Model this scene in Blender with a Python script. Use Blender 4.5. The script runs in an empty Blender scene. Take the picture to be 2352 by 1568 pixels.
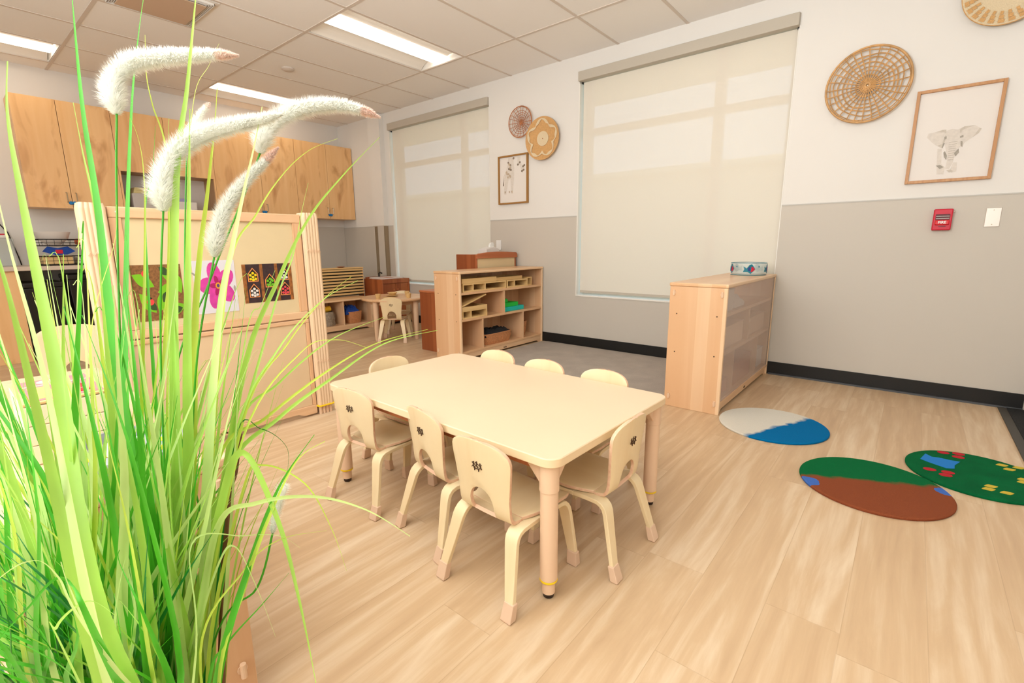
import bpy, bmesh, math, random
from mathutils import Vector, Matrix, Euler
random.seed(7)
PI = math.pi
S = bpy.context.scene
COL = S.collection

# ------------------------------------------------------------------ camera
FPX = 1100.8
CAMLOC = Vector((2.2194, -4.1758, 1.0203))
RX, FW, UP = (Vector((0.77105994, 0.63671306, -0.00794051)),
              Vector((-0.62553622, 0.7550757, -0.19638005)),
              Vector((-0.11904206, 0.15638787, 0.9804957)))
cd = bpy.data.cameras.new('camera'); cam = bpy.data.objects.new('camera', cd); COL.objects.link(cam)
cd.sensor_width = 36; cd.lens = 36 * FPX / 2352; cd.clip_start = .02
M = Matrix((RX, UP, -FW)).transposed().to_4x4(); M.translation = CAMLOC
cam.matrix_world = M
S.camera = cam
def at(px, py, d):
    return CAMLOC + d * (FW + RX * ((px - 1176) / FPX) + UP * ((784 - py) / FPX))

# ------------------------------------------------------------------ colour, world, light
def lin(c):
    return tuple((v / 12.92 if v <= .04045 else ((v + .055) / 1.055) ** 2.4) for v in (x / 255 for x in c))
W = bpy.data.worlds.new('sky'); S.world = W; W.use_nodes = True
bg = W.node_tree.nodes['Background']
bg.inputs[0].default_value = (.60, .82, 1.0, 1); bg.inputs[1].default_value = 1.7
S.view_settings.view_transform = 'Standard'; S.view_settings.look = 'None'
S.view_settings.gamma = 1; S.view_settings.use_curve_mapping = False
S.view_settings.exposure = 0.0
LAMP = 6.0           # ceiling lens strength
LAMPCOL = (1.0, .89, .75)
def area(name, loc, rot, sx, sy, power, col):
    l = bpy.data.lights.new(name, 'AREA'); l.shape = 'RECTANGLE'; l.size = sx; l.size_y = sy
    l.energy = power; l.color = col
    o = bpy.data.objects.new(name, l); COL.objects.link(o); o.location = loc; o.rotation_euler = rot
    return o
# unseen fill lamp added behind the camera, tinted like daylight
area('rear_fill_light', (1.0, -6.1, 1.75), (PI / 2, 0, 0), 4.4, 1.7, 74, (.92, .97, 1.0))
# the photographer's flash, bounced off the ceiling from beside the camera
area('bounce_flash', (1.0, -5.0, 1.5), (math.radians(180 - 12), math.radians(8), 0), .5, .5, 132, (.88, .95, 1.0))

# ------------------------------------------------------------------ materials
def newmat(name):
    m = bpy.data.materials.new(name); m.use_nodes = True
    nt = m.node_tree
    return m, nt, nt.nodes['Principled BSDF']
def N(nt, t, **k):
    n = nt.nodes.new(t)
    for a, b in k.items(): setattr(n, a, b)
    return n
def plain(name, c, rough=.6, metal=0, noise=0, nscale=8, spec=.4, bump=0, bscale=60, sheen=0):
    m, nt, p = newmat(name)
    c = lin(c)
    p.inputs['Base Color'].default_value = (*c, 1); p.inputs['Roughness'].default_value = rough
    p.inputs['Metallic'].default_value = metal; p.inputs['Specular IOR Level'].default_value = spec
    tc = N(nt, 'ShaderNodeTexCoord')
    if noise:
        n = N(nt, 'ShaderNodeTexNoise'); n.inputs['Scale'].default_value = nscale; n.inputs['Detail'].default_value = 4
        nt.links.new(tc.outputs['Object'], n.inputs['Vector'])
        r = N(nt, 'ShaderNodeValToRGB'); r.color_ramp.elements[0].position = .3; r.color_ramp.elements[1].position = .7
        r.color_ramp.elements[0].color = (*[max(0, v * (1 - noise)) for v in c], 1)
        r.color_ramp.elements[1].color = (*[min(1, v * (1 + noise)) for v in c], 1)
        nt.links.new(n.outputs[0], r.inputs[0]); nt.links.new(r.outputs[0], p.inputs['Base Color'])
    if bump:
        n = N(nt, 'ShaderNodeTexNoise'); n.inputs['Scale'].default_value = bscale
        nt.links.new(tc.outputs['Object'], n.inputs['Vector'])
        b = N(nt, 'ShaderNodeBump'); b.inputs['Strength'].default_value = bump; b.inputs['Distance'].default_value = .01
        nt.links.new(n.outputs[0], b.inputs['Height']); nt.links.new(b.outputs[0], p.inputs['Normal'])
    if sheen: p.inputs['Sheen Weight'].default_value = sheen
    return m
def wood(name, c1, c2, grain='Z', band=None, bw=.09, rough=.35, stretch=14, var=.5, figure=0, figc=None):
    """lengthwise grain along one axis, glued boards of varying tone across another"""
    m, nt, p = newmat(name); L = nt.links.new
    tc = N(nt, 'ShaderNodeTexCoord'); mp = N(nt, 'ShaderNodeMapping')
    sc = [stretch * 1.6] * 3; sc['XYZ'.index(grain)] = 1.2
    mp.inputs['Scale'].default_value = sc
    L(tc.outputs['Object'], mp.inputs['Vector'])
    n = N(nt, 'ShaderNodeTexNoise'); n.inputs['Scale'].default_value = 1.0; n.inputs['Detail'].default_value = 6
    n.inputs['Distortion'].default_value = .6
    L(mp.outputs[0], n.inputs['Vector'])
    val = n.outputs[0]
    if band:
        sx = N(nt, 'ShaderNodeSeparateXYZ'); L(tc.outputs['Object'], sx.inputs[0])
        d = N(nt, 'ShaderNodeMath', operation='DIVIDE'); L(sx.outputs['XYZ'.index(band)], d.inputs[0]); d.inputs[1].default_value = bw
        f = N(nt, 'ShaderNodeMath', operation='FLOOR'); L(d.outputs[0], f.inputs[0])
        wn = N(nt, 'ShaderNodeTexWhiteNoise', noise_dimensions='1D'); L(f.outputs[0], wn.inputs['W'])
        mx = N(nt, 'ShaderNodeMix'); mx.inputs[0].default_value = var
        L(n.outputs[0], mx.inputs[2]); L(wn.outputs[0], mx.inputs[3]); val = mx.outputs[0]
    r = N(nt, 'ShaderNodeValToRGB'); r.color_ramp.elements[0].position = .25; r.color_ramp.elements[1].position = .75
    r.color_ramp.elements[0].color = (*lin(c2), 1); r.color_ramp.elements[1].color = (*lin(c1), 1)
    L(val, r.inputs[0]); out = r.outputs[0]
    if figure:
        mp2 = N(nt, 'ShaderNodeMapping'); s2 = [2.2] * 3; s2['XYZ'.index(grain)] = .8; mp2.inputs['Scale'].default_value = s2
        L(tc.outputs['Object'], mp2.inputs['Vector'])
        n2 = N(nt, 'ShaderNodeTexNoise'); n2.inputs['Scale'].default_value = 2.0; n2.inputs['Detail'].default_value = 3; n2.inputs['Distortion'].default_value = 1.5
        L(mp2.outputs[0], n2.inputs['Vector'])
        r2 = N(nt, 'ShaderNodeValToRGB'); r2.color_ramp.elements[0].position = .54; r2.color_ramp.elements[1].position = .72
        r2.color_ramp.elements[0].color = (0, 0, 0, 1); r2.color_ramp.elements[1].color = (figure,) * 3 + (1,)
        L(n2.outputs[0], r2.inputs[0])
        m2 = N(nt, 'ShaderNodeMix', data_type='RGBA'); L(r2.outputs[0], m2.inputs[0]); L(out, m2.inputs[6]); m2.inputs[7].default_value = (*lin(figc), 1)
        out = m2.outputs[2]
    L(out, p.inputs['Base Color']); p.inputs['Roughness'].default_value = rough
    return m
def emit(name, c, s):
    m, nt, p = newmat(name)
    p.inputs['Base Color'].default_value = (.8, .8, .8, 1)
    p.inputs['Emission Color'].default_value = (*c, 1); p.inputs['Emission Strength'].default_value = s
    return m
def leafmat(name, c, tr=.35, var=.18):
    m, nt, p = newmat(name); L = nt.links.new; c = lin(c)
    tc = N(nt, 'ShaderNodeTexCoord'); n = N(nt, 'ShaderNodeTexNoise'); n.inputs['Scale'].default_value = 9; n.inputs['Detail'].default_value = 3
    L(tc.outputs['Object'], n.inputs['Vector'])
    r = N(nt, 'ShaderNodeValToRGB'); r.color_ramp.elements[0].position = .3; r.color_ramp.elements[1].position = .7
    r.color_ramp.elements[0].color = (*[v * (1 - var) for v in c], 1); r.color_ramp.elements[1].color = (*[min(1, v * (1 + var)) for v in c], 1)
    L(n.outputs[0], r.inputs[0]); L(r.outputs[0], p.inputs['Base Color']); p.inputs['Roughness'].default_value = .38
    t = N(nt, 'ShaderNodeBsdfTranslucent'); L(r.outputs[0], t.inputs[0])
    mx = N(nt, 'ShaderNodeMixShader'); mx.inputs[0].default_value = tr
    L(p.outputs[0], mx.inputs[1]); L(t.outputs[0], mx.inputs[2]); L(mx.outputs[0], nt.nodes['Material Output'].inputs[0])
    return m

MT = {}
MT['wall'] = plain('wall_paint', (236, 232, 226), .7, bump=.02, bscale=300)
MT['wainscot'] = plain('grey_wainscot', (206, 198, 186), .55)
MT['lip'] = plain('wainscot_lip', (200, 196, 188), .5)
MT['black'] = plain('black_rubber', (22, 21, 20), .45)
MT['shoe'] = plain('grey_shoe', (82, 84, 88), .5)
MT['tile'] = plain('ceiling_tile', (251, 248, 244), .9, bump=.03, bscale=400)
MT['tbar'] = plain('ceiling_grid', (222, 210, 198), .6)
MT['white'] = plain('white_enamel', (240, 238, 234), .45)
MT['sill'] = plain('white_trim', (242, 238, 230), .4)
MT['lens'] = emit('lamp_lens', LAMPCOL, LAMP)
MT['refl'] = plain('lamp_reflector', (235, 230, 222), .5)
MT['vent'] = plain('vent_panel', (206, 178, 152), .6)
MT['valance'] = plain('valance_fabric', (196, 187, 172), .6)
MT['birch'] = wood('birch_door', (250, 206, 150), (238, 186, 126), 'Z', 'Y', .36, .35, 9, .25, .75, (196, 132, 78))
MT['birchin'] = wood('birch_inside', (205, 165, 120), (180, 138, 96), 'Z', None, .1, .5)
MT['maple'] = wood('maple_board', (242, 206, 166), (228, 182, 138), 'Z', 'X', .075, .35, 14, .6)
MT['mapleY'] = wood('maple_board_long', (240, 202, 160), (226, 178, 132), 'Y', 'X', .08, .28, 14, .5)
MT['mapleV'] = wood('maple_upright', (236, 194, 152), (220, 170, 126), 'Z', 'Y', .08, .35, 14, .4)
MT['mapleEnd'] = wood('maple_rail', (240, 202, 160), (224, 178, 136), 'Y', None, .1, .35)
MT['ply'] = wood('chair_maple', (245, 224, 182), (238, 212, 166), 'Z', None, .1, .32, 10)
MT['plyseat'] = wood('chair_seat_maple', (244, 222, 180), (236, 210, 164), 'Y', None, .1, .3, 10)
MT['plyedge'] = wood('ply_edge', (240, 205, 172), (222, 172, 138), 'X', None, .1, .5, 40)
MT['boot'] = plain('foot_cap_plastic', (228, 194, 164), .5)
MT['laminate'] = plain('table_laminate', (230, 204, 170), .32, noise=.02, nscale=3)
MT['edgeband'] = plain('table_edge', (246, 218, 176), .4)
MT['legtube'] = plain('table_leg_plastic', (238, 202, 168), .4)
MT['yellow'] = plain('yellow_ring', (250, 208, 20), .4)
MT['darktip'] = plain('dark_foot', (50, 34, 26), .5)
MT['brandink'] = plain('burnt_ink', (78, 50, 28), .7)
MT['cork'] = plain('board_panel', (224, 203, 160), .6, noise=.02)
MT['cork2'] = plain('board_panel_lower', (226, 198, 158), .6, noise=.02)
MT['flute'] = wood('fluted_wood', (238, 208, 172), (230, 196, 158), 'Z', None, .1, .45, 26)
MT['cherry'] = wood('red_brown_wood', (184, 108, 62), (150, 78, 40), 'Z', 'Y', .07, .35, 12, .5)
MT['cherryX'] = wood('red_brown_wood_side', (178, 100, 56), (142, 72, 36), 'Z', 'X', .06, .35, 12, .5)
MT['cherrytop'] = wood('red_brown_top', (196, 118, 72), (172, 96, 56), 'Y', None, .07, .4)
MT['block'] = wood('unit_block_wood', (236, 200, 140), (218, 176, 112), 'Y', None, .1, .5)
MT['basket'] = plain('orange_wicker', (205, 140, 92), .6, noise=.15, nscale=60, bump=.6, bscale=120)
MT['greyrope'] = plain('grey_yarn', (168, 152, 132), .9, noise=.3, nscale=50, bump=.9, bscale=90)
MT['cloth_black'] = plain('black_cloth', (26, 26, 30), .8, bump=.5, bscale=30)
MT['green'] = plain('green_foam', (10, 190, 60), .5)
MT['teal'] = plain('teal_foam', (20, 190, 180), .5)
MT['blue'] = plain('blue_cloth', (24, 66, 150), .8, noise=.25, nscale=40)
MT['yellowc'] = plain('yellow_cloth', (235, 180, 40), .8)
MT['red'] = plain('red_plastic', (206, 24, 52), .35)
MT['darkred'] = plain('dark_label', (96, 44, 50), .5)
MT['steel'] = plain('stainless', (176, 160, 136), .32, metal=.85)
MT['steelp'] = plain('brushed_plate', (226, 216, 206), .3, metal=.35)
MT['frameoak'] = wood('frame_oak', (208, 158, 108), (184, 128, 78), 'Z', None, .1, .45, 30)
MT['framegold'] = plain('frame_brass', (170, 124, 66), .4, metal=.3)
MT['paper'] = plain('art_paper', (236, 229, 222), .6)
MT['inkL'] = plain('ink_light', (224, 215, 205), .7, noise=.06, nscale=60)
MT['inkM'] = plain('ink_mid', (208, 198, 185), .7, noise=.08, nscale=50)
MT['inkD'] = plain('ink_dark', (170, 162, 150), .7, noise=.15, nscale=50)
MT['rattan'] = plain('rattan', (204, 158, 104), .6, noise=.25, nscale=25)
MT['rattan2'] = plain('rattan_reddish', (182, 116, 74), .6, noise=.3, nscale=30)
MT['weave'] = plain('woven_straw', (214, 166, 108), .7, noise=.08, nscale=60, bump=.4, bscale=150)
MT['weavel'] = plain('woven_pale', (228, 208, 172), .7, bump=.4, bscale=150)
MT['rug'] = plain('grey_carpet', (186, 174, 162), .95, noise=.10, nscale=6, bump=.6, bscale=300)
MT['entry'] = plain('entry_mat', (38, 38, 38), .95, noise=.4, nscale=120, bump=.8, bscale=300)
MT['entryedge'] = plain('entry_mat_edge', (72, 68, 62), .6)
MT['dark'] = plain('black_plastic', (22, 20, 20), .35)
MT['counter'] = plain('counter_laminate', (214, 196, 180), .4)
MT['plastic'] = plain('white_plastic', (230, 224, 218), .4)
MT['wire'] = plain('black_wire', (30, 26, 26), .4)
MT['orange'] = plain('orange_toy', (220, 90, 20), .5)
MT['greybox'] = plain('grey_bin', (196, 190, 184), .5)
MT['purple'] = plain('lilac_box', (170, 160, 205), .6)
MT['pink'] = plain('pink_print', (222, 130, 130), .6, noise=.1, nscale=30)
MT['greyfelt'] = plain('grey_disc', (164, 166, 168), .8)
MT['concrete'] = plain('outdoor_ground', (214, 206, 180), .9)
MT['facade'] = plain('outdoor_facade', (236, 224, 190), .9)

# floor planks: vinyl wood boards running towards the window wall
def floor_mat():
    m, nt, p = newmat('vinyl_plank'); L = nt.links.new
    tc = N(nt, 'ShaderNodeTexCoord'); sx = N(nt, 'ShaderNodeSeparateXYZ'); L(tc.outputs['Object'], sx.inputs[0])
    def math_(op, a, b=None):
        n = N(nt, 'ShaderNodeMath', operation=op)
        for i, v in enumerate((a, b)):
            if v is None: continue
            if isinstance(v, (int, float)): n.inputs[i].default_value = v
            else: L(v, n.inputs[i])
        return n.outputs[0]
    xw = math_('DIVIDE', sx.outputs[0], .18); row = math_('FLOOR', xw)
    wn = N(nt, 'ShaderNodeTexWhiteNoise', noise_dimensions='1D'); L(row, wn.inputs['W'])
    yo = math_('ADD', math_('DIVIDE', sx.outputs[1], 1.22), math_('MULTIPLY', wn.outputs[0], 7.3)); pl = math_('FLOOR', yo)
    cb = N(nt, 'ShaderNodeCombineXYZ'); L(row, cb.inputs[0]); L(pl, cb.inputs[1])
    w2 = N(nt, 'ShaderNodeTexWhiteNoise', noise_dimensions='2D'); L(cb.outputs[0], w2.inputs['Vector'])
    # per plank offset for the grain
    off = N(nt, 'ShaderNodeVectorMath', operation='SCALE'); L(w2.outputs['Color'], off.inputs[0]); off.inputs['Scale'].default_value = 9
    ad = N(nt, 'ShaderNodeVectorMath', operation='ADD'); L(tc.outputs['Object'], ad.inputs[0]); L(off.outputs[0], ad.inputs[1])
    mp = N(nt, 'ShaderNodeMapping'); mp.inputs['Scale'].default_value = (11, 1.2, 1); L(ad.outputs[0], mp.inputs['Vector'])
    n1 = N(nt, 'ShaderNodeTexNoise'); n1.inputs['Scale'].default_value = 1; n1.inputs['Detail'].default_value = 7; n1.inputs['Distortion'].default_value = 1.2; n1.inputs['Roughness'].default_value = .62
    L(mp.outputs[0], n1.inputs['Vector'])
    mp2 = N(nt, 'ShaderNodeMapping'); mp2.inputs['Scale'].default_value = (90, 4, 1); L(ad.outputs[0], mp2.inputs['Vector'])
    n2 = N(nt, 'ShaderNodeTexNoise'); n2.inputs['Scale'].default_value = 1; n2.inputs['Detail'].default_value = 4; L(mp2.outputs[0], n2.inputs['Vector'])
    v = math_('ADD', math_('MULTIPLY', n1.outputs[0], .62), math_('MULTIPLY', n2.outputs[0], .2))
    v = math_('ADD', v, math_('MULTIPLY', w2.outputs['Value'], .10))
    mp3 = N(nt, 'ShaderNodeMapping'); mp3.inputs['Scale'].default_value = (1, .16, 1); L(ad.outputs[0], mp3.inputs['Vector'])
    wv = N(nt, 'ShaderNodeTexWave'); wv.inputs['Scale'].default_value = 5; wv.inputs['Distortion'].default_value = 9; wv.inputs['Detail'].default_value = 3; wv.inputs['Detail Scale'].default_value = 1.4; L(mp3.outputs[0], wv.inputs['Vector'])
    v = math_('ADD', v, math_('MULTIPLY', wv.outputs[0], .09))
    r = N(nt, 'ShaderNodeValToRGB'); cr = r.color_ramp
    cr.elements[0].position = .30; cr.elements[0].color = (*lin((196, 162, 126)), 1)
    cr.elements[1].position = .68; cr.elements[1].color = (*lin((226, 202, 170)), 1)
    e = cr.elements.new(.48); e.color = (*lin((208, 176, 138)), 1)
    L(v, r.inputs[0])
    # thin joints
    fx = math_('FRACT', xw); fy = math_('FRACT', yo)
    j = math_('MAXIMUM', math_('LESS_THAN', fx, .012), math_('LESS_THAN', fy, .002))
    mx = N(nt, 'ShaderNodeMix', data_type='RGBA'); L(math_('MULTIPLY', j, .22), mx.inputs[0]); L(r.outputs[0], mx.inputs[6]); mx.inputs[7].default_value = (*lin((150, 112, 80)), 1)
    L(mx.outputs[2], p.inputs['Base Color']); p.inputs['Roughness'].default_value = .42
    b = N(nt, 'ShaderNodeBump'); b.inputs['Strength'].default_value = .08; b.inputs['Distance'].default_value = .002
    L(v, b.inputs['Height']); L(b.outputs[0], p.inputs['Normal'])
    return m
MT['floor'] = floor_mat()

def shade_mat():      # roller shade cloth: woven screen, mostly solid, a little see-through
    m, nt, p = newmat('screen_cloth'); L = nt.links.new
    p.inputs['Base Color'].default_value = (*lin((250, 240, 226)), 1); p.inputs['Roughness'].default_value = .8
    t = N(nt, 'ShaderNodeBsdfTranslucent'); t.inputs[0].default_value = (*lin((235, 225, 210)), 1)
    a = N(nt, 'ShaderNodeMixShader'); a.inputs[0].default_value = .10; L(p.outputs[0], a.inputs[1]); L(t.outputs[0], a.inputs[2])
    tr = N(nt, 'ShaderNodeBsdfTransparent'); tr.inputs[0].default_value = (1, 1, 1, 1)
    b = N(nt, 'ShaderNodeMixShader'); b.inputs[0].default_value = .31; L(a.outputs[0], b.inputs[1]); L(tr.outputs[0], b.inputs[2])
    L(b.outputs[0], nt.nodes['Material Output'].inputs[0]); return m
MT['shade'] = shade_mat()
def glass_mat(name, c, rough, alpha):
    m, nt, p = newmat(name); L = nt.links.new
    p.inputs['Base Color'].default_value = (*lin(c), 1); p.inputs['Roughness'].default_value = rough
    tr = N(nt, 'ShaderNodeBsdfTransparent')
    b = N(nt, 'ShaderNodeMixShader'); b.inputs[0].default_value = alpha; L(p.outputs[0], b.inputs[1]); L(tr.outputs[0], b.inputs[2])
    L(b.outputs[0], nt.nodes['Material Output'].inputs[0]); return m
MT['glass'] = glass_mat('window_glass', (230, 240, 245), .03, .92)
MT['acrylic'] = glass_mat('frosted_acrylic', (240, 222, 212), .25, .66)
MT['clear'] = glass_mat('clear_plastic', (225, 235, 230), .08, .7)

# ------------------------------------------------------------------ mesh builder
LOC = {}
class MB:
    def __init__(s): s.v = []; s.f = []; s.m = []
    def add(s, vs, fs, mi=0):
        o = len(s.v); s.v += [Vector(v) for v in vs]; s.f += [[i + o for i in f] for f in fs]; s.m += [mi] * len(fs); return s
    def box(s, x0, x1, y0, y1, z0, z1, mi=0):
        x0, x1 = sorted((x0, x1)); y0, y1 = sorted((y0, y1)); z0, z1 = sorted((z0, z1))
        v = [(x, y, z) for z in (z0, z1) for y in (y0, y1) for x in (x0, x1)]
        return s.add(v, [(0, 2, 3, 1), (4, 5, 7, 6), (0, 1, 5, 4), (2, 6, 7, 3), (0, 4, 6, 2), (1, 3, 7, 5)], mi)
    def obox(s, c, ax, ay, az, hx, hy, hz, mi=0):
        c = Vector(c); v = [c + ax * (i * hx) + ay * (j * hy) + az * (k * hz) for k in (-1, 1) for j in (-1, 1) for i in (-1, 1)]
        return s.add(v, [(0, 2, 3, 1), (4, 5, 7, 6), (0, 1, 5, 4), (2, 6, 7, 3), (0, 4, 6, 2), (1, 3, 7, 5)], mi)
    def tube(s, pts, rad, n=8, mi=0, caps=True):
        pts = [Vector(p) for p in pts]; k = len(pts)
        rad = rad if isinstance(rad, (list, tuple)) else [rad] * k
        vs = []; fs = []; up = None
        for i, p in enumerate(pts):
            t = (pts[min(i + 1, k - 1)] - pts[max(i - 1, 0)]).normalized()
            if up is None: up = t.orthogonal().normalized()
            up = (up - t * up.dot(t)); up = up.normalized() if up.length > 1e-6 else t.orthogonal().normalized()
            b = t.cross(up)
            for a in range(n):
                q = 2 * PI * a / n; vs.append(p + (up * math.cos(q) + b * math.sin(q)) * rad[i])
        for i in range(k - 1):
            for a in range(n):
                fs.append((i * n + a, i * n + (a + 1) % n, (i + 1) * n + (a + 1) % n, (i + 1) * n + a))
        if caps: fs.append(tuple(range(n))[::-1]); fs.append(tuple((k - 1) * n + a for a in range(n)))
        return s.add(vs, fs, mi)
    def ring(s, c, r, tr, ax='Z', n=32, m=6, mi=0, sq=1):
        c = Vector(c); vs = []; fs = []
        for i in range(n):
            a = 2 * PI * i / n
            for j in range(m):
                b = 2 * PI * j / m; q = r + tr * math.cos(b); h = tr * math.sin(b) * sq
                x, y = q * math.cos(a), q * math.sin(a)
                vs.append(c + Vector((x, y, h) if ax == 'Z' else ((x, h, y) if ax == 'Y' else (h, x, y))))
        for i in range(n):
            for j in range(m):
                fs.append((i * m + j, ((i + 1) % n) * m + j, ((i + 1) % n) * m + (j + 1) % m, i * m + (j + 1) % m))
        return s.add(vs, fs, mi)
    def lathe(s, c, prof, n=28, ax='Z', mi=0):
        c = Vector(c); vs = []; fs = []; k = len(prof)
        for r, h in prof:
            for a in range(n):
                q = 2 * PI * a / n; x, y = r * math.cos(q), r * math.sin(q)
                vs.append(c + Vector((x, y, h) if ax == 'Z' else ((x, h, y) if ax == 'Y' else (h, x, y))))
        for i in range(k - 1):
            for a in range(n): fs.append((i * n + a, i * n + (a + 1) % n, (i + 1) * n + (a + 1) % n, (i + 1) * n + a))
        if prof[0][0] > 1e-5: fs.append(tuple(range(n))[::-1])
        if prof[-1][0] > 1e-5: fs.append(tuple((k - 1) * n + a for a in range(n)))
        return s.add(vs, fs, mi)
    def prism(s, poly, ax, a0, a1, mi=0):
        def P(u, v, w): return {'X': (w, u, v), 'Y': (u, w, v), 'Z': (u, v, w)}[ax]
        n = len(poly); vs = [P(u, v, a0) for u, v in poly] + [P(u, v, a1) for u, v in poly]
        fs = [tuple(range(n))[::-1], tuple(range(n, 2 * n))] + [(i, (i + 1) % n, n + (i + 1) % n, n + i) for i in range(n)]
        return s.add(vs, fs, mi)
    def build(s, name, mats, parent=None, bevel=0, smooth=False, seg=2, local=False, angle=35):
        if not isinstance(mats, (list, tuple)): mats = [mats]
        if parent is None or local: off = Vector((0, 0, 0))
        else: off = LOC[parent.name]
        if parent is None and not local:
            xs = [v.x for v in s.v]; ys = [v.y for v in s.v]; off = Vector(((min(xs) + max(xs)) / 2, (min(ys) + max(ys)) / 2, min(v.z for v in s.v)))
        me = bpy.data.meshes.new(name); me.from_pydata([v - off for v in s.v], [], s.f)
        for m in mats: me.materials.append(MT[m] if isinstance(m, str) else m)
        me.polygons.foreach_set('material_index', s.m)
        bm = bmesh.new(); bm.from_mesh(me); bmesh.ops.recalc_face_normals(bm, faces=bm.faces)
        if smooth:
            for f in bm.faces: f.smooth = True
            for e in bm.edges:
                if len(e.link_faces) == 2 and e.calc_face_angle(0) > math.radians(angle): e.smooth = False
        bm.to_mesh(me); bm.free()
        o = bpy.data.objects.new(name, me); COL.objects.link(o)
        if parent is not None: o.parent = parent; LOC[o.name] = Vector(off)
        else: o.location = off; LOC[o.name] = Vector(off)
        if local and parent is not None: LOC[o.name] = LOC[parent.name]
        if bevel:
            b = o.modifiers.new('bevel', 'BEVEL'); b.width = bevel; b.segments = seg; b.limit_method = 'ANGLE'; b.angle_limit = math.radians(40)
        return o
def bx(*a): return MB().box(*a)
def tag(o, label, cat, group=None):
    o['label'] = label; o['category'] = cat
    if group: o['group'] = group
    return o
def thing(name, label, cat, loc=(0, 0, 0), rz=0, group=None):
    o = bpy.data.objects.new(name, None); COL.objects.link(o); o.empty_display_size = .1
    o.location = loc; o.rotation_euler = (0, 0, rz); LOC[o.name] = Vector(loc)
    return tag(o, label, cat, group)
def struct(name, mb, mats, parent=None, **k):
    o = mb.build(name, mats, parent, **k)
    if parent is None: o['kind'] = 'structure'
    return o
def dup(root, loc, rz, label, group=None):
    r = root.copy(); COL.objects.link(r); r.location = loc; r.rotation_euler = (0, 0, rz)
    r['label'] = label
    if group: r['group'] = group
    elif 'group' in r: del r['group']
    for ch in list(root.children):
        c = ch.copy(); COL.objects.link(c); c.parent = r
        for g in list(ch.children):
            d = g.copy(); COL.objects.link(d); d.parent = c
    return r

# ------------------------------------------------------------------ room shell
H = 2.745; G = .61; BX = -4.548; RXW = 4.6; RY = -6.2
struct('floor', bx(BX - .1, RXW + .1, RY - .1, .12, -.1, 0), 'floor')
OUT = bx(-36, 14, .6, 16, -.5, -.3)
o = OUT.build('pavement', 'concrete'); tag(o, 'pale paved ground outside behind the window shades', 'pavement'); o['kind'] = 'structure'
lights_ix = []
cells = MB(); bars = MB()
LIGHTCELL = {(-1.525, 0), (-3.965, 0), (.915, 0), (3.355, 0)}
ylines = [0, -.681]
while ylines[-1] > RY: ylines.append(max(RY, ylines[-1] - 1.22))
xlines = [BX] + [-G * k for k in range(7, -8, -1)] + [RXW]
VENT = (-2.44, -1.83, -2.511, -3.121)
def is_light(xc, yi): return yi in (1, 3, 5) and min(abs(xc - q) for q in (-1.525, -3.965, .915)) < .05
LCELLS = []
for i in range(len(xlines) - 1):
    for j in range(len(ylines) - 1):
        x0, x1, y1, y0 = xlines[i], xlines[i + 1], ylines[j], ylines[j + 1]
        xc = (x0 + x1) / 2
        if is_light(xc, j) and y1 - y0 > 1.2: LCELLS.append((x0, x1, y0, y1)); continue
        cells.box(x0, x1, y0, y1, H, H + .05)
for x in xlines[1:-1]: cells.box(x - .012, x + .012, RY, 0, H - .004, H + .001, 1)
for y in ylines[1:-1]: cells.box(BX, RXW, y - .012, y + .012, H - .0045, H + .001, 1)
cells.box(BX, RXW, RY, 0, H + .16, H + .2)
struct('ceiling', cells, ['tile', 'tbar'])

WIN = [(-3.322, -1.54, .515, 2.6), (-.39, 1.408, .51, 2.6)]
def wall_with_holes(mb, x0, x1, z0, z1, y0, y1, mi=0):
    xs = x0
    for a, b, c, d in WIN:
        mb.box(xs, a, y0, y1, z0, z1, mi)
        if c > z0: mb.box(a, b, y0, y1, z0, min(c, z1), mi)
        if d < z1: mb.box(a, b, y0, y1, d, z1, mi)
        xs = b
    mb.box(xs, x1, y0, y1, z0, z1, mi)
w = MB(); wall_with_holes(w, BX - .1, RXW + .1, 0, H + .2, 0, .22)
struct('wall_right', w, 'wall')
w = MB(); RAIL = 1.295
xs = BX
def wains(x0, x1, z0, z1): w.box(x0, x1, -.006, -.0004, z0, z1)
wains(BX, WIN[0][0], 0, RAIL); wains(WIN[0][1], WIN[1][0], 0, RAIL); wains(WIN[1][1], 2.86, 0, RAIL)
for a, b, c, d in WIN: wains(a, b, 0, c - .0)
for a, b in ((BX, WIN[0][0]), (WIN[0][1], WIN[1][0]), (WIN[1][1], 2.86)): w.box(a, b, -.009, -.0004, RAIL, RAIL + .008, 1)
struct('trim_1', w, ['wainscot', 'lip'])
b = MB().box(BX + .03, 1.43, -.016, -.0062, 0, .1).box(1.43, 2.845, -.016, -.0062, 0, .1).box(1.43, 2.845, -.03, -.0162, 0, .012, 1)
struct('baseboard_right', b, ['black', 'shoe'])
struct('wall_left', bx(BX - .2, BX, RY, 0, 0, H + .2), 'wall')
struct('trim_2', MB().box(BX + .0004, BX + .006, -3.0, -.01, 0, 1.312), 'wainscot')
struct('baseboard_left', bx(BX + .0064, BX + .016, -3.0, -.02, 0, .1), 'black')
struct('wall_back', bx(BX - .2, RXW + .2, RY - .2, RY, 0, H + .2), 'wall')
struct('wall_front', bx(RXW, RXW + .2, RY, .2, 0, H + .2), 'wall')
fr_ = struct('window_3', MB().box(-.3, 4.3, RY + .001, RY + .05, .8, .88).box(-.3, 4.3, RY + .001, RY + .05, 2.62, 2.7).box(-.3, -.22, RY + .001, RY + .05, .88, 2.62).box(4.22, 4.3, RY + .001, RY + .05, .88, 2.62), 'sill')  # unseen frame added on the wall around the rear fill lamp, no real opening
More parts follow.
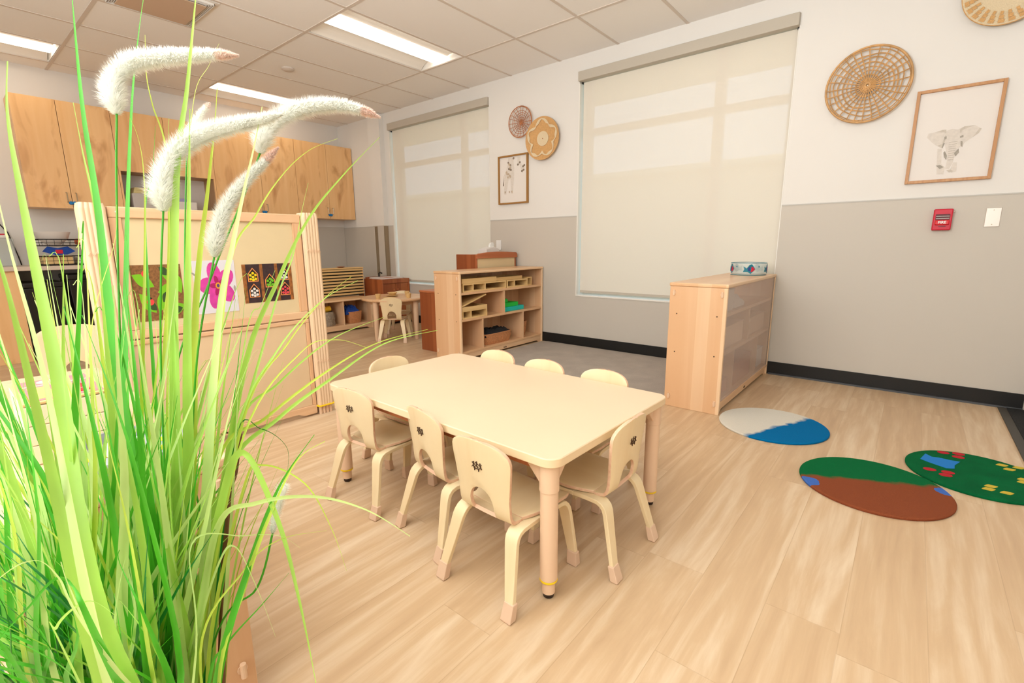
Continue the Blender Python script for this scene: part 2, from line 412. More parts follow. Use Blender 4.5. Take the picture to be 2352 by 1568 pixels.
# short return wall beside the entry
struct('wall_return', bx(2.86, 3.0, -.12, -.001, 0, H - .006), 'wall')
# pilaster with steel corner guards
struct('trim_3', MB().box(-3.70, -3.44, -.07, -.0005, 0, H - .006).box(-3.7002, -3.4398, -.0706, -.0005, 0, RAIL + .01, 1), ['wall', 'wainscot'])
for nm, xa, xb in (('wall side', -3.665, -3.60), ('window side', -3.452, -3.438)):
    g = MB().box(xa, xb, -.0735, -.071, .1, RAIL)
    if xb > -3.45: g.box(-3.4395, -3.437, -.0735, -.012, .1, RAIL)
    for z in (.75, 1.2): g.lathe(((xa + xb) / 2, -.0735, z), [(.006, -.003), (.006, 0)], 10, 'Y')
    tag(g.build('corner_guard', 'steel'), 'brushed steel strip on the grey wall, the one on the ' + nm, 'corner guard')

# ------------------------------------------------------------------ windows and shades
def window(i, W_, lab):
    a, b, c, d = W_
    root = MB()
    for (x0, x1, z0, z1) in ((a, a + .05, c, d), (b - .05, b, c, d), (a + .05, b - .05, c, c + .05), (a + .05, b - .05, d - .05, d)):
        root.box(x0, x1, .14, .2, z0, z1)
    zb = 2.06 if i == 2 else 2.06
    fr = struct('window_%d' % i, root, 'sill')
    mx = a + (b - a) * .69
    MB().box(a + .05, b - .05, .145, .195, zb, zb + .06).box(mx - .04, mx + .04, .1451, .1949, c + .05, d - .05).build('mullion', 'sill', fr)
    MB().box(a + .05, b - .05, .168, .172, c + .05, d - .05).build('pane', 'glass', fr)
    s = MB().box(a - .0, b + .0, -.012, .14, c - .0, c + .014).build('window_sill', 'sill', fr, bevel=.003)
    s2 = MB().box(a + .0002, a + .012, -.010, .14, c + .014, 2.5).box(b - .006, b - .0002, -.002, .14, c + .014, 2.5).build('jamb_lining', 'sill', fr)
    t = thing('roller_blind', lab, 'window blind', ((a + b) / 2, .03, c + .06))
    bot = c + .052
    MB().box(a + .03, b - .012, .0282, .0298, bot + .004, d - .09).build('shade', 'shade', t)
    MB().box(a + .03, b - .012, .024, .034, bot - .016, bot + .008).build('bottom_bar', 'valance', t, bevel=.003)
    MB().box(a + .002, b + .001, -.035, .07, d - .085, d - .003).build('valance', 'valance', t, bevel=.004)
    for xa, xb in ((a + .014, a + .028), (b - .014, b - .001)): MB().box(xa, xb, .015, .04, d - .1, d - .087).build('bracket', 'dark', t)
    ch = MB(); ch.tube([(b - .006, .02, d - .09), (b - .006, .02, 1.15)], .0016, 6); ch.tube([(b - .009, .02, d - .09), (b - .009, .02, 1.15)], .0016, 6)
    ch.build('pull_chain', 'lip', t)
window(1, WIN[0], 'pale screen roller blind on the far window, beside the giraffe print')
window(2, WIN[1], 'large pale roller blind on the wide near window between two low shelves')
# outdoors behind the shades
f_ = MB().box(-34, 12, 9, 12, -.3, 2.9).box(-34, 12, 8.8, 12, 2.9, 3.05)
tag(f_.build('neighbouring_building', 'facade'), 'pale low building faintly visible through the screen shade', 'building')
tag(bx(-5.2, 2.9, .3, 1.5, 2.72, 2.86).build('roof_overhang', 'facade'), 'pale eave above the windows seen as a shadow through the shade', 'eave')

# ------------------------------------------------------------------ ceiling things
vis = {(-1.525, 1): 'recessed ceiling light nearest the window wall, large and complete',
       (-3.965, 1): 'recessed ceiling light above the upper cabinets, behind the grass plumes',
       (-3.965, 3): 'recessed ceiling light cut off by the left edge of the photo'}
for (x0, x1, y0, y1) in LCELLS:
    xc, yc = (x0 + x1) / 2, (y0 + y1) / 2
    j = [k for k in range(len(ylines)) if abs(ylines[k] - y1) < .01][0]
    lab = None
    for (vx, vj), l in vis.items():
        if abs(vx - xc) < .05 and vj == j: lab = l
    t = thing('ceiling_light', lab or 'recessed ceiling light outside the picture, behind or above the camera', 'ceiling light', (xc, yc, H), 0, 'recessed ceiling lights' if lab else 'ceiling lights out of view')
    a = .014
    MB().box(x0 + a, x1 - a, y0 + a, y1 - a, H + .075, H + .08).box(x0 + a, x0 + a + .004, y0 + a, y1 - a, H, H + .075).box(x1 - a - .004, x1 - a, y0 + a, y1 - a, H, H + .075)\
        .box(x0 + a, x1 - a, y0 + a, y0 + a + .004, H, H + .075).box(x0 + a, x1 - a, y1 - a - .004, y1 - a, H, H + .075).build('housing', 'refl', t)
    r = MB()
    for s_ in (-1, 1):
        p = [(xc + s_ * (.1 + (.28 - .1) * q), H + .038 - .036 * q ** 2.0 + .02 * math.sin(q * PI)) for q in [k / 8 for k in range(9)]]
        for k in range(8):
            (u0, v0), (u1, v1) = p[k], p[k + 1]
            r.add([(u0, y0 + .03, v0), (u1, y0 + .03, v1), (u1, y1 - .03, v1), (u0, y1 - .03, v0)], [(0, 1, 2, 3)])
    r.build('reflector', 'refl', t, smooth=True)
    l = MB(); P = [(xc + .098 * math.cos(q), H + .030 - .018 * math.sin(q)) for q in [PI * k / 8 for k in range(9)]]
    l.prism(P, 'Y', y0 + .035, y1 - .035); l.build('lens', 'lens', t, smooth=True)
x0, x1, y1, y0 = VENT
t = thing('ceiling_vent', 'square tan air supply panel in the ceiling at the top left', 'ceiling vent', ((x0 + x1) / 2, (y0 + y1) / 2, H))
MB().box(x0 + .02, x1 - .02, y0 + .02, y1 - .02, H - .006, H - .0005).build('frame', 'refl', t)
MB().box(x0 + .085, x1 - .085, y0 + .085, y1 - .085, H - .03, H - .022).build('panel', 'vent', t, bevel=.003)
v = MB()
for k in range(4):
    q = .045 + k * .012
    for (a0, a1, b0, b1) in ((x0 + q, x1 - q, y0 + q, y0 + q + .003), (x0 + q, x1 - q, y1 - q - .003, y1 - q), (x0 + q, x0 + q + .003, y0 + q, y1 - q), (x1 - q - .003, x1 - q, y0 + q, y1 - q)):
        v.box(a0, a1, b0, b1, H - .02, H - .006)
v.box(-2.15, -2.12, -2.83, -2.80, H - .022, H - .006)
v.build('louvre', 'refl', t)
tag(MB().lathe((-2.75, -1.6, H), [(.06, -.0006), (.06, -.012), (.045, -.022), (.0, -.024)], 24).build('smoke_detector', 'tbar', smooth=True), 'small round flat cover on the ceiling tile above the cabinets', 'smoke detector')

# ------------------------------------------------------------------ upper cabinets
XF = -4.218; Z0, Z1 = 1.411, 2.405
seams = [-3.467, -3.155, -2.752, -2.30, -1.845, -1.317, -.86, -.41, -.008]
CL = -3.467
def cab(label, y0, y1, doors, niche=None):
    t = thing('wall_cabinet', label, 'cabinet', ((XF + BX) / 2, (y0 + y1) / 2, Z0), 0, 'birch wall cabinets')
    g = .0008
    b = MB()
    b.box(BX + .002, XF - .021, y0 + g, y0 + .018, Z0, Z1).box(BX + .002, XF - .021, y1 - .018, y1 - g, Z0, Z1)
    b.box(BX + .002, XF - .021, y0 + .018, y1 - .018, Z0, Z0 + .018).box(BX + .002, XF - .021, y0 + .018, y1 - .018, Z1 - .018, Z1)
    if niche: b.box(BX + .002, XF - .021, y0 + .018, y1 - .018, niche, niche + .018)
    b.build('carcass', 'birch' if niche is None else 'birchin', t)
    b = bx(BX + .002, BX + .01, y0 + .018, y1 - .018, Z0 + .018, Z1 - .018)
    b.build('back_panel', 'plastic' if niche else 'birchin', t)
    if niche: MB().box(XF - .0205, XF, y0 + g, y0 + .018, Z0, niche).box(XF - .0205, XF, y1 - .018, y1 - g, Z0, niche).box(XF - .0205, XF, y0 + .018, y1 - .018, Z0, Z0 + .018).build('face_frame', 'birch', t)
    for (d0, d1, hside) in doors:
        zb = (niche or Z0)
        d = MB().box(XF - .02, XF, d0 + .002, d1 - .002, zb, Z1).build('door', 'birch', t, bevel=.001)
        if hside is None: continue
        hy = d1 - .035 if hside > 0 else d0 + .035
        h = MB(); h.tube([(XF, hy, 1.56), (XF + .03, hy, 1.555), (XF + .03, hy, 1.475), (XF, hy, 1.47)], .0045, 8); h.build('handle', 'steel', d, smooth=True)
        MB().lathe((XF + .0, hy + (.022 if hside > 0 else -.022), 1.462), [(.016, .0004), (.016, .012), (.012, .016)], 16, 'X').build('child_lock', plain_blue, d, smooth=True)
plain_blue = plain('blue_lock', (10, 120, 190), .4)
cab('birch wall cabinet at the left end of the row, left of the open niche', CL, seams[2], [(CL, seams[1], 1), (seams[1], seams[2], -1)])
cab('birch wall cabinet with an open niche below two short doors', seams[2], seams[4], [(seams[2], seams[3], None), (seams[3], seams[4], None)], 1.81)
cab('birch wall cabinet immediately right of the open niche', seams[4], seams[6], [(seams[4], seams[5], 1), (seams[5], seams[6], -1)])
cab('birch wall cabinet at the right end, against the window wall', seams[6], seams[8], [(seams[6], seams[7], 1), (seams[7], seams[8], -1)])
# things in the niche
tag(bx(-4.5, -4.25, -2.66, -2.42, Z0 + .0185, 1.60).build('storage_bin', 'greybox', bevel=.01), 'light grey storage bin at the left in the open cabinet niche', 'bin')
tag(bx(-4.5, -4.28, -2.30, -2.05, Z0 + .0185, 1.54).build('storage_bin', 'plastic', bevel=.01), 'white storage bin at the right in the open cabinet niche', 'bin')
p_ = MB()
for k in range(4): p_.obox((-4.37, -2.54, 1.606 + k * .016), Vector((1, 0, 0)), Vector((0, 1, 0)), Vector((0, 0, 1)), .10 - .005 * k, .10 - .006 * k, .0075)
tag(p_.build('folded_paper', plain('pale_yellow_paper', (222, 206, 150), .7), bevel=.003), 'pile of pale yellow paper on top of the grey bin in the niche', 'paper')
tag(bx(-4.46, -4.3, -2.28, -2.1, 1.5405, 1.575).build('lilac_box', 'purple', bevel=.005), 'flat lilac box on the white bin in the cabinet niche', 'box')

# ------------------------------------------------------------------ counter at left with its things
t = thing('counter', 'pale laminate counter along the cabinet wall at the far left', 'counter', (-4.25, -3.9, 0))
MB().box(BX + .002, -3.93, -5.0, -2.78, .83, .868).build('worktop', 'counter', t, bevel=.004)
MB().box(BX + .002, -3.97, -2.82, -2.79, 0, .829).build('end_panel', 'counter', t)
MB().box(BX + .002, -3.97, -5.0, -3.66, 0, .829).build('base_cabinet', 'birch', t)
def bin_(y0, y1, h, lab):
    t = thing('waste_bin', lab, 'bin', (-4.15, (y0 + y1) / 2, 0))
    P = lambda a, z: [(-4.42 + a, y0 + a, z), (-3.98 - a, y0 + a, z), (-3.98 - a, y1 - a, z), (-4.42 + a, y1 - a, z)]
    v = P(.03, 0) + P(.0, h - .05); MB().add(v, [(0, 1, 2, 3), (4, 5, 6, 7), (0, 1, 5, 4), (1, 2, 6, 5), (2, 3, 7, 6), (3, 0, 4, 7)]).build('body', 'dark', t, bevel=.01)
    MB().box(-4.43, -3.97, y0 - .005, y1 + .005, h - .05, h).build('lid', 'dark', t, bevel=.012)
    MB().box(-3.985, -3.972, (y0 + y1) / 2 - .05, (y0 + y1) / 2 + .05, h * .5, h * .53).build('grip', 'black', t, bevel=.003)
bin_(-3.64, -3.36, .72, 'tall black bin under the counter, the left one')
bin_(-3.33, -3.00, .78, 'tall black bin under the counter, next to the display divider')
def wire_basket(x0, x1, y0, y1, z0, z1, lab):
    t = thing('wire_basket', lab, 'basket', ((x0 + x1) / 2, (y0 + y1) / 2, z0))
    m = MB(); r = .003
    for z in (z0 + .003, z1): m.tube([(x0, y0, z), (x1, y0, z), (x1, y1, z), (x0, y1, z), (x0, y0, z)], r * 1.5, 6)
    n = 9
    for k in range(n + 1):
        y = y0 + (y1 - y0) * k / n; m.tube([(x1, y, z1), (x1, y, z0 + .003), (x0, y, z0 + .003), (x0, y, z1)], r * .6, 5)
    for k in range(1, 5):
        x = x0 + (x1 - x0) * k / 5; m.tube([(x, y0, z1), (x, y0, z0 + .003), (x, y1, z0 + .003), (x, y1, z1)], r * .6, 5)
    z = (z0 + z1) / 2; m.tube([(x0, y0, z), (x1, y0, z), (x1, y1, z), (x0, y1, z), (x0, y0, z)], r * .6, 6)
    m.build('wire_mesh', 'wire', t)
    f = MB()
    for x in (x0, x1):
        for y in (y0, y1): f.tube([(x, y, z1), (x, y, max(z0 - .08, .8685))], r, 6)
    f.build('post', 'wire', t)
    return t
wire_basket(-4.28, -3.98, -3.50, -3.06, .872, .955, 'lower black wire basket on the counter')
wire_basket(-4.28, -3.98, -3.53, -3.06, 1.05, 1.11, 'upper black wire basket above the other on the counter')
tag(bx(-4.27, -3.995, -3.47, -3.26, .882, .96).build('carton', 'block', bevel=.004), 'cream carton in the lower wire basket', 'carton')
tag(bx(-4.25, -4.0, -3.22, -3.09, .882, .945).build('carton', 'plastic', bevel=.004), 'white carton at the right in the lower wire basket', 'carton')
b_ = MB().lathe((-4.14, -3.36, 1.061), [(.0, .0), (.05, 0), (.11, .055), (.135, .12), (.128, .12), (.10, .06), (.045, .008), (0, .008)], 28)
tag(b_.build('plastic_bowl', 'plastic', smooth=True), 'large white plastic bowl in the upper wire basket', 'bowl')
b_ = MB().box(-4.2, -4.02, -3.20, -3.10, 1.062, 1.12)
tag(b_.build('toy', 'orange', bevel=.015), 'orange toy in the upper wire basket', 'toy')
tag(MB().lathe((-4.1, -3.10 + .0, 1.1205), [(.055, 0), (.055, .11), (.03, .13), (0, .13)], 20).build('jug', 'plastic', smooth=True), 'small white jug standing on the orange toy', 'jug')
pk = MB().prism([(-3.47, 1.0), (-3.43, 1.045), (-3.36, 1.03), (-3.29, 1.045), (-3.24, 1.0), (-3.30, .97), (-3.38, .965)], 'X', -3.975, -3.955, 0)
pk.box(-3.9545, -3.953, -3.38, -3.33, .98, 1.015, 1)
tag(pk.build('packet', ['blue', 'red']), 'blue packet with a red label leaning on the wire basket', 'packet')
tw = MB().box(-4.46, -4.2, -3.95, -3.62, .8685, 1.12).box(-4.44, -4.22, -3.93, -3.64, 1.1205, 1.15, 1)
tag(tw.build('storage_tub', ['clear', 'plastic'], bevel=.01), 'translucent storage tub at the far left on the counter', 'tub')
tag(bx(-4.34, -4.31, -3.80, -3.66, 1.1505, 1.165).build('marker_pen', 'red', bevel=.004), 'red marker lying on the lid of the storage tub', 'marker')
cb = MB(); cb.tube([(BX + .02, -4.05 + .0, 1.28), (BX + .02, -3.85, 1.42), (BX + .02, -3.72, 1.36), (BX + .02, -3.62, 1.18), (BX + .02, -3.58, .95), (BX + .02, -3.57, .869)], .005, 8)
tag(cb.build('power_cable', 'wire', smooth=True), 'black cable arching on the wall above the counter', 'cable')

# ------------------------------------------------------------------ the 4 ft shelf units
def shelf_unit(name, label, x0, x1, y0, y1, h, side, back):
    """open on the -X side if side<0 else open on +X"""
    t = thing(name, label, 'shelf', ((x0 + x1) / 2, (y0 + y1) / 2, 0))
    T = .02
    for y in (y0, y1 - T): MB().box(x0, x1, y, y + T, 0, h - .0225).build('side_panel', 'maple', t, bevel=.003)
    MB().box(x0 - .004, x1 + .004, y0 - .004, y1, h - .022, h).build('top_panel', 'mapleY', t, bevel=.006, seg=3)
    xb = x0 + .012 if side > 0 else x1 - .012
    xa, xc = (xb, x1 - .008) if side > 0 else (x0 + .008, xb)
    for z in (.593, .356): MB().box(xa, xc, y0 + T, y1 - T, z, z + .021).build('shelf', 'mapleY', t, bevel=.002)
    MB().box(xa, xc, y0 + T, y1 - T, .062, .083).build('bottom_panel', 'mapleY', t, bevel=.002)
    u = y0 + 1.24
    for y, a, b in ((u - .63, .3772, .5928), (u - .94, .0832, .3558), (u - .335, .0832, .3558)):
        MB().box(xa + .002, xc - .004, y - .009, y + .009, a, b).build('divider', 'mapleV', t)
    xx = (x0 + .002, x0 + .0118) if side > 0 else (x1 - .0118, x1 - .004)
    MB().box(xx[0], xx[1], y0 + T, y1 - T, .062 if back != 'acrylic' else .078, h - .0225).build('back_panel', back, t)
    pl = MB()
    for X in ((x1 - .028, x1 - .012), (x0 + .012, x0 + .028)):
        poly = [(y0 + T, .0), (y0 + .06, .0), (y0 + .09, .018), (y1 - .09, .018), (y1 - .06, 0), (y1 - T, 0), (y1 - T, .0615), (y0 + T, .0615)]
        pl.prism(poly, 'X', *X)
    pl.build('plinth', 'mapleEnd', t)
    if back == 'acrylic': MB().box(x1 - .0115, x1 - .001, y0 + T, y1 - T, .0618, .0775).build('rail', 'mapleEnd', t)
    lg = MB(); xl = x1 - .0118; ym = (y0 + y1) / 2
    for k in range(3): lg.box(xl, xl + .0008, ym - .022 + k * .016, ym - .012 + k * .016, .028, .040 + .003 * (k % 2))
    lg.build('maker_mark', 'brandink', t)
    for x in (x0 + .028, x1 - .028):
        for z in (.07, h - .06):
            c = MB(); c.tube([(x, y0 - .0045, z - .016), (x, y0 - .0045, z + .016)], .0065, 10); c.lathe((x, y0 - .0002, z), [(.011, -.002), (.011, 0)], 14, 'Y')
            c.build('connector', 'legtube', t, smooth=True)
    sc = MB()
    for x in (x0 + .05, x1 - .05):
        for z in (.36, .6): sc.lathe((x, y0, z), [(.004, -.0015), (.004, 0)], 10, 'Y')
    sc.build('screw_cover', 'brandink', t)
    return t
shelf_unit('shelf_unit', 'low maple shelf with a frosted clear back, at the right beside the floor mats', 1.08, 1.42, -1.262, -.02, .79, -1, 'acrylic')
shelf_unit('shelf_unit', 'low open maple shelf filled with wooden trays, standing on the far side of the carpet', -1.12, -.79, -1.25, -.02, .80, 1, 'mapleV')

# contents of the left shelf
def tray(name, x0, x1, y0, y1, z0, z1, label, mat='block', cat='tray', grp=None, div=()):
    t = thing(name, label, cat, ((x0 + x1) / 2, (y0 + y1) / 2, z0), 0, grp)
    T = .009
    MB().box(x0, x1, y0, y1, z0, z0 + T).build('base', mat, t)
    m = MB().box(x0, x1, y0, y0 + T, z0 + T, z1).box(x0, x1, y1 - T, y1, z0 + T, z1).box(x0, x0 + T, y0 + T, y1 - T, z0 + T, z1).box(x1 - T, x1, y0 + T, y1 - T, z0 + T, z1)
    m.build('rim', mat, t, bevel=.001)
    return t
def cubby(x0, x1, y0, y1, z0, z1, label, divs):
    t = thing('block_crate', label, 'wooden crate', ((x0 + x1) / 2, (y0 + y1) / 2, z0))
    T = .012
    MB().box(x0, x1, y0, y1, z0, z0 + T).build('base', 'block', t); MB().box(x0, x1, y0, y1, z1 - T, z1).build('top', 'block', t)
    MB().box(x0, x0 + .008, y0, y1, z0 + T, z1 - T).build('back', 'block', t)
    for y in divs: MB().box(x0 + .008, x1, y - .006, y + .006, z0 + T, z1 - T).build('divider', 'block', t)
    return t
zs = .6145
cubby(-1.08, -.81, -1.19, -.60, zs, zs + .075, 'open wooden block crate at the left of the top shelf', (-1.184, -1.06, -.90, -.606))
cubby(-1.08, -.81, -.585, -.26, zs, zs + .075, 'open wooden block crate in the middle of the top shelf, under the short tray', (-.579, -.47, -.266))
cubby(-1.05, -.84, -.24, -.15, zs, zs + .085, 'small wooden block box at the right of the top shelf', (-.234, -.156))
tray('wooden_tray', -1.08, -.83, -1.18, -.72, zs + .0755, zs + .118, 'long wooden tray lying on the left block crate')
tray('wooden_tray', -1.08, -.85, -.70, -.30, zs + .0755, zs + .105, 'shorter wooden tray lying beside the long one on the block crates')
cubby(-1.07, -.805, -1.21, -.885, .3776, .455, 'open wooden block crate on the middle shelf', (-1.204, -1.10, -.891))
tray('wooden_tray', -1.07, -.805, -1.21, -.885, .4555, .485, 'wooden tray on the middle-shelf crate, under the slanting board')
r_ = MB().prism([(-1.21, .4858), (-1.205, .4858), (-.89, .572), (-.893, .583), (-1.21, .497)], 'X', -1.06, -.81)
tag(r_.build('ramp_board', 'block'), 'slanting wooden ramp board on the middle shelf', 'board')
tag(bx(-1.0, -.83, -.60, -.30, .3776, .42).build('foam_block', 'teal', bevel=.003), 'teal foam block at the bottom of the stack on the shelf', 'block')
tag(bx(-1.0, -.84, -.60, -.38, .4203, .46).build('foam_block', 'green', bevel=.003), 'long green foam block on the teal one', 'block')
tag(bx(-1.0, -.86, -.60, -.52, .4603, .50).build('foam_block', 'green', bevel=.003), 'short green foam block on top of the stack', 'block')
def wicker(x0, x1, y0, y1, z0, h, label, mat='basket', cloth=None, clabel=None):
    t = thing('wicker_basket', label, 'basket', ((x0 + x1) / 2, (y0 + y1) / 2, z0))
    def loop(a, z, n=28):
        out = []
        for k in range(n):
            q = 2 * PI * k / n; c, s_ = math.cos(q), math.sin(q); e = .45
            out.append(((x0 + x1) / 2 + ((x1 - x0) / 2 - a) * math.copysign(abs(c) ** e, c), (y0 + y1) / 2 + ((y1 - y0) / 2 - a) * math.copysign(abs(s_) ** e, s_), z))
        return out
    n = 28; rings = [(.018, 0), (.006, h * .5), (0, h), (.008, h), (.014, h * .5), (.026, .006)]
    vs = []; fs = []
    for a, z in rings: vs += loop(a, z0 + z)
    for i in range(len(rings) - 1):
        for k in range(n): fs.append((i * n + k, i * n + (k + 1) % n, (i + 1) * n + (k + 1) % n, (i + 1) * n + k))
    fs.append(tuple(range(n))); fs.append(tuple((len(rings) - 1) * n + k for k in range(n)))
    MB().add(vs, fs).build('body', mat, t, smooth=True)
    m = MB(); pts = [Vector(p) for p in loop(.003, z0 + h)]; m.tube(pts + [pts[0]], .006, 6, caps=False); m.build('rim', mat, t, smooth=True)
    for frac in (.3, .65):
        pts = [Vector(p) for p in loop(.018 - .018 * frac - .001, z0 + h * frac)]; MB().tube(pts + [pts[0]], .0035, 5, caps=False).build('weave_band', mat, t, smooth=True)
    return t
def rumpled(name, mat, x0, x1, y0, y1, z, amp, label, cat, seed=1):
    rnd = random.Random(seed); n = 16; vs = []; fs = []
    hs = [[rnd.random() for _ in range(n + 1)] for _ in range(n + 1)]
    for lvl in (1, 0):
        for i in range(n + 1):
            for j in range(n + 1):
                u, v = i / n, j / n; edge = min(u, 1 - u, v, 1 - v)
                hh = amp * (.5 + .5 * hs[i][j]) * min(1, edge * 5 + .15)
                vs.append((x0 + (x1 - x0) * u, y0 + (y1 - y0) * v, z + hh * lvl - (0 if lvl else .012)))
    q = (n + 1) ** 2
    for i in range(n):
        for j in range(n):
            a = i * (n + 1) + j; f = (a, a + 1, a + n + 2, a + n + 1); fs.append(f); fs.append(tuple(k + q for k in f))
    for i in range(n):
        for a, b in ((i, i + 1), (n * (n + 1) + i, n * (n + 1) + i + 1), (i * (n + 1), (i + 1) * (n + 1)), (i * (n + 1) + n, (i + 1) * (n + 1) + n)): fs.append((a, b, b + q, a + q))
    o = MB().add(vs, fs).build(name, mat, smooth=True, angle=60)
    return tag(o, label, cat)
wicker(-1.02, -.815, -.90, -.48, .0838, .10, 'wide shallow orange wicker basket on the bottom shelf')
rumpled('dark_cloth', 'cloth_black', -1.0, -.835, -.885, -.45 - .05, .17, .06, 'black cloth heaped in the wide wicker basket', 'cloth', 3)
wicker(-1.02, -.86, -.31, -.19, .0838, .15, 'small tall wicker basket in the right bottom cubby')
rumpled('dark_cloth', 'cloth_black', -1.0, -.88, -.297, -.203, .215, .03, 'black cloth in the small tall wicker basket', 'cloth', 4)
# contents of the right shelf (seen through the frosted back)
def crate(x0, x1, y0, y1, z0, z1, mat, label):
    t = thing('storage_box', label, 'box', ((x0 + x1) / 2, (y0 + y1) / 2, z0))
    T = .006
    MB().box(x0, x1, y0, y1, z0, z0 + T).box(x0, x1, y0, y0 + T, z0 + T, z1).box(x0, x1, y1 - T, y1, z0 + T, z1).box(x0, x0 + T, y0 + T, y1 - T, z0 + T, z1).box(x1 - T, x1, y0 + T, y1 - T, z0 + T, z1).build('body', mat, t, bevel=.002)
    MB().box(x0 - .004, x1 + .004, y0 - .004, y1 + .004, z1, z1 + .008).build('lid', mat, t, bevel=.002)
crate(1.12, 1.38, -1.21, -.98, .6145, .74, 'plastic', 'white box behind the frosted back, top shelf near end')
rumpled('plastic_bag', 'plastic', 1.2, 1.38, -.93, -.72, .63, .07, 'crumpled white bag behind the frosted back on the top shelf', 'bag', 8)
crate(1.12, 1.38, -1.2, -.7, .3776, .51, 'legtube', 'wide tan box behind the frosted back, middle shelf near half')
rumpled('plastic_bag', 'plastic', 1.2, 1.37, -1.19, -1.05, .5195, .04, 'small white bag on the tan box behind the frosted back', 'bag', 9)
crate(1.12, 1.38, -.58, -.1, .3776, .50, 'legtube', 'wide tan box behind the frosted back, middle shelf far half')
crate(1.14, 1.38, -1.22, -.98, .0838, .17, 'cherrytop', 'low brown box behind the frosted back, bottom shelf near end')
crate(1.14, 1.38, -.9, -.42, .0838, .24, 'cherrytop', 'brown box behind the frosted back, middle of the bottom shelf')
crate(1.14, 1.38, -.3, -.06, .0838, .22, 'plastic', 'white box behind the frosted back, far bottom cubby')
# fish-print plastic dish on the right shelf
t = thing('fish_bowl', 'clear dish with colourful fish painted round it, on top of the right shelf', 'dish', (1.27, -.23, .7905))
MB().lathe((1.27, -.23, .7905), [(0, 0), (.118, 0), (.122, .01), (.124, .088), (.120, .088), (.118, .012), (0, .008)], 40).build('body', 'clear', t, smooth=True)
def on_ring(c, r, ang, pts, mi, m):
    vs = []
    for u, z in pts:
        a = ang + u / r; vs.append((c[0] + r * math.cos(a), c[1] + r * math.sin(a), c[2] + z))
    n = len(vs); inn = [(c[0] + (r - .001) * math.cos(ang + u / r), c[1] + (r - .001) * math.sin(ang + u / r), c[2] + z) for u, z in pts]
    m.add(vs + inn, [tuple(range(n)), tuple(range(n, 2 * n))] + [(i, (i + 1) % n, n + (i + 1) % n, n + i) for i in range(n)], mi)
fm = MB(); c_ = (1.27, -.23, .7905)
for k in range(5):
    A = -1.30 + k * 2 * PI / 5
    on_ring(c_, .1252, A, [(-0.0405, 0.0262), (-0.0324, 0.0450), (-0.0405, 0.0663), (-0.0162, 0.0513), (0.0000, 0.0763), (0.0162, 0.0825), (0.0297, 0.0638), (0.0405, 0.0450), (0.0243, 0.0262), (0.0108, 0.0112), (-0.0081, 0.0262)], 0, fm)
    on_ring(c_, .1262, A, [(0.0108, 0.0238), (0.0162, 0.0663), (0.0270, 0.0588), (0.0378, 0.0450), (0.0243, 0.0300)], 1, fm)
    on_ring(c_, .1262, A, [(-0.0081, 0.0337), (-0.0054, 0.0575), (0.0054, 0.0638), (0.0054, 0.0312)], 2, fm)
    on_ring(c_, .1252, A, [(0.0607, 0.0638), (0.0675, 0.0688), (0.0729, 0.0638), (0.0675, 0.0588)], 0, fm)
fm.ring((1.27, -.23, .7905 + .088), .122, .002, 'Z', 40, 5, 0); fm.ring((1.27, -.23, .7925), .121, .002, 'Z', 40, 5, 0)
fm.build('fish_print', [plain('teal_print', (10, 120, 140), .4), 'red', plain('navy_print', (30, 40, 130), .4)], t)

# ------------------------------------------------------------------ children's chair
def sweep_strip(path, wx, th, xc, mb):
    """flat bent-ply strip: path in (y,z) with centre x, width wx across x"""
    k = len(path); vs = []; fs = []
    for i, (y, z) in enumerate(path):
        a = path[max(i - 1, 0)]; b = path[min(i + 1, k - 1)]
        t = Vector((0, b[0] - a[0], b[1] - a[1])).normalized(); n = Vector((0, -t.z, t.y))
        c = Vector((xc[i], y, z)); w2 = wx[i] / 2
        for sx, sn in ((-1, -1), (1, -1), (1, 1), (-1, 1)): vs.append(c + Vector((sx * w2, 0, 0)) + n * (sn * th / 2))
    for i in range(k - 1):
        for q in range(4): fs.append((i * 4 + q, i * 4 + (q + 1) % 4, (i + 1) * 4 + (q + 1) % 4, (i + 1) * 4 + q))
    fs.append((0, 1, 2, 3)); fs.append(tuple((k - 1) * 4 + q for q in (3, 2, 1, 0)))
    mb.add(vs, fs)
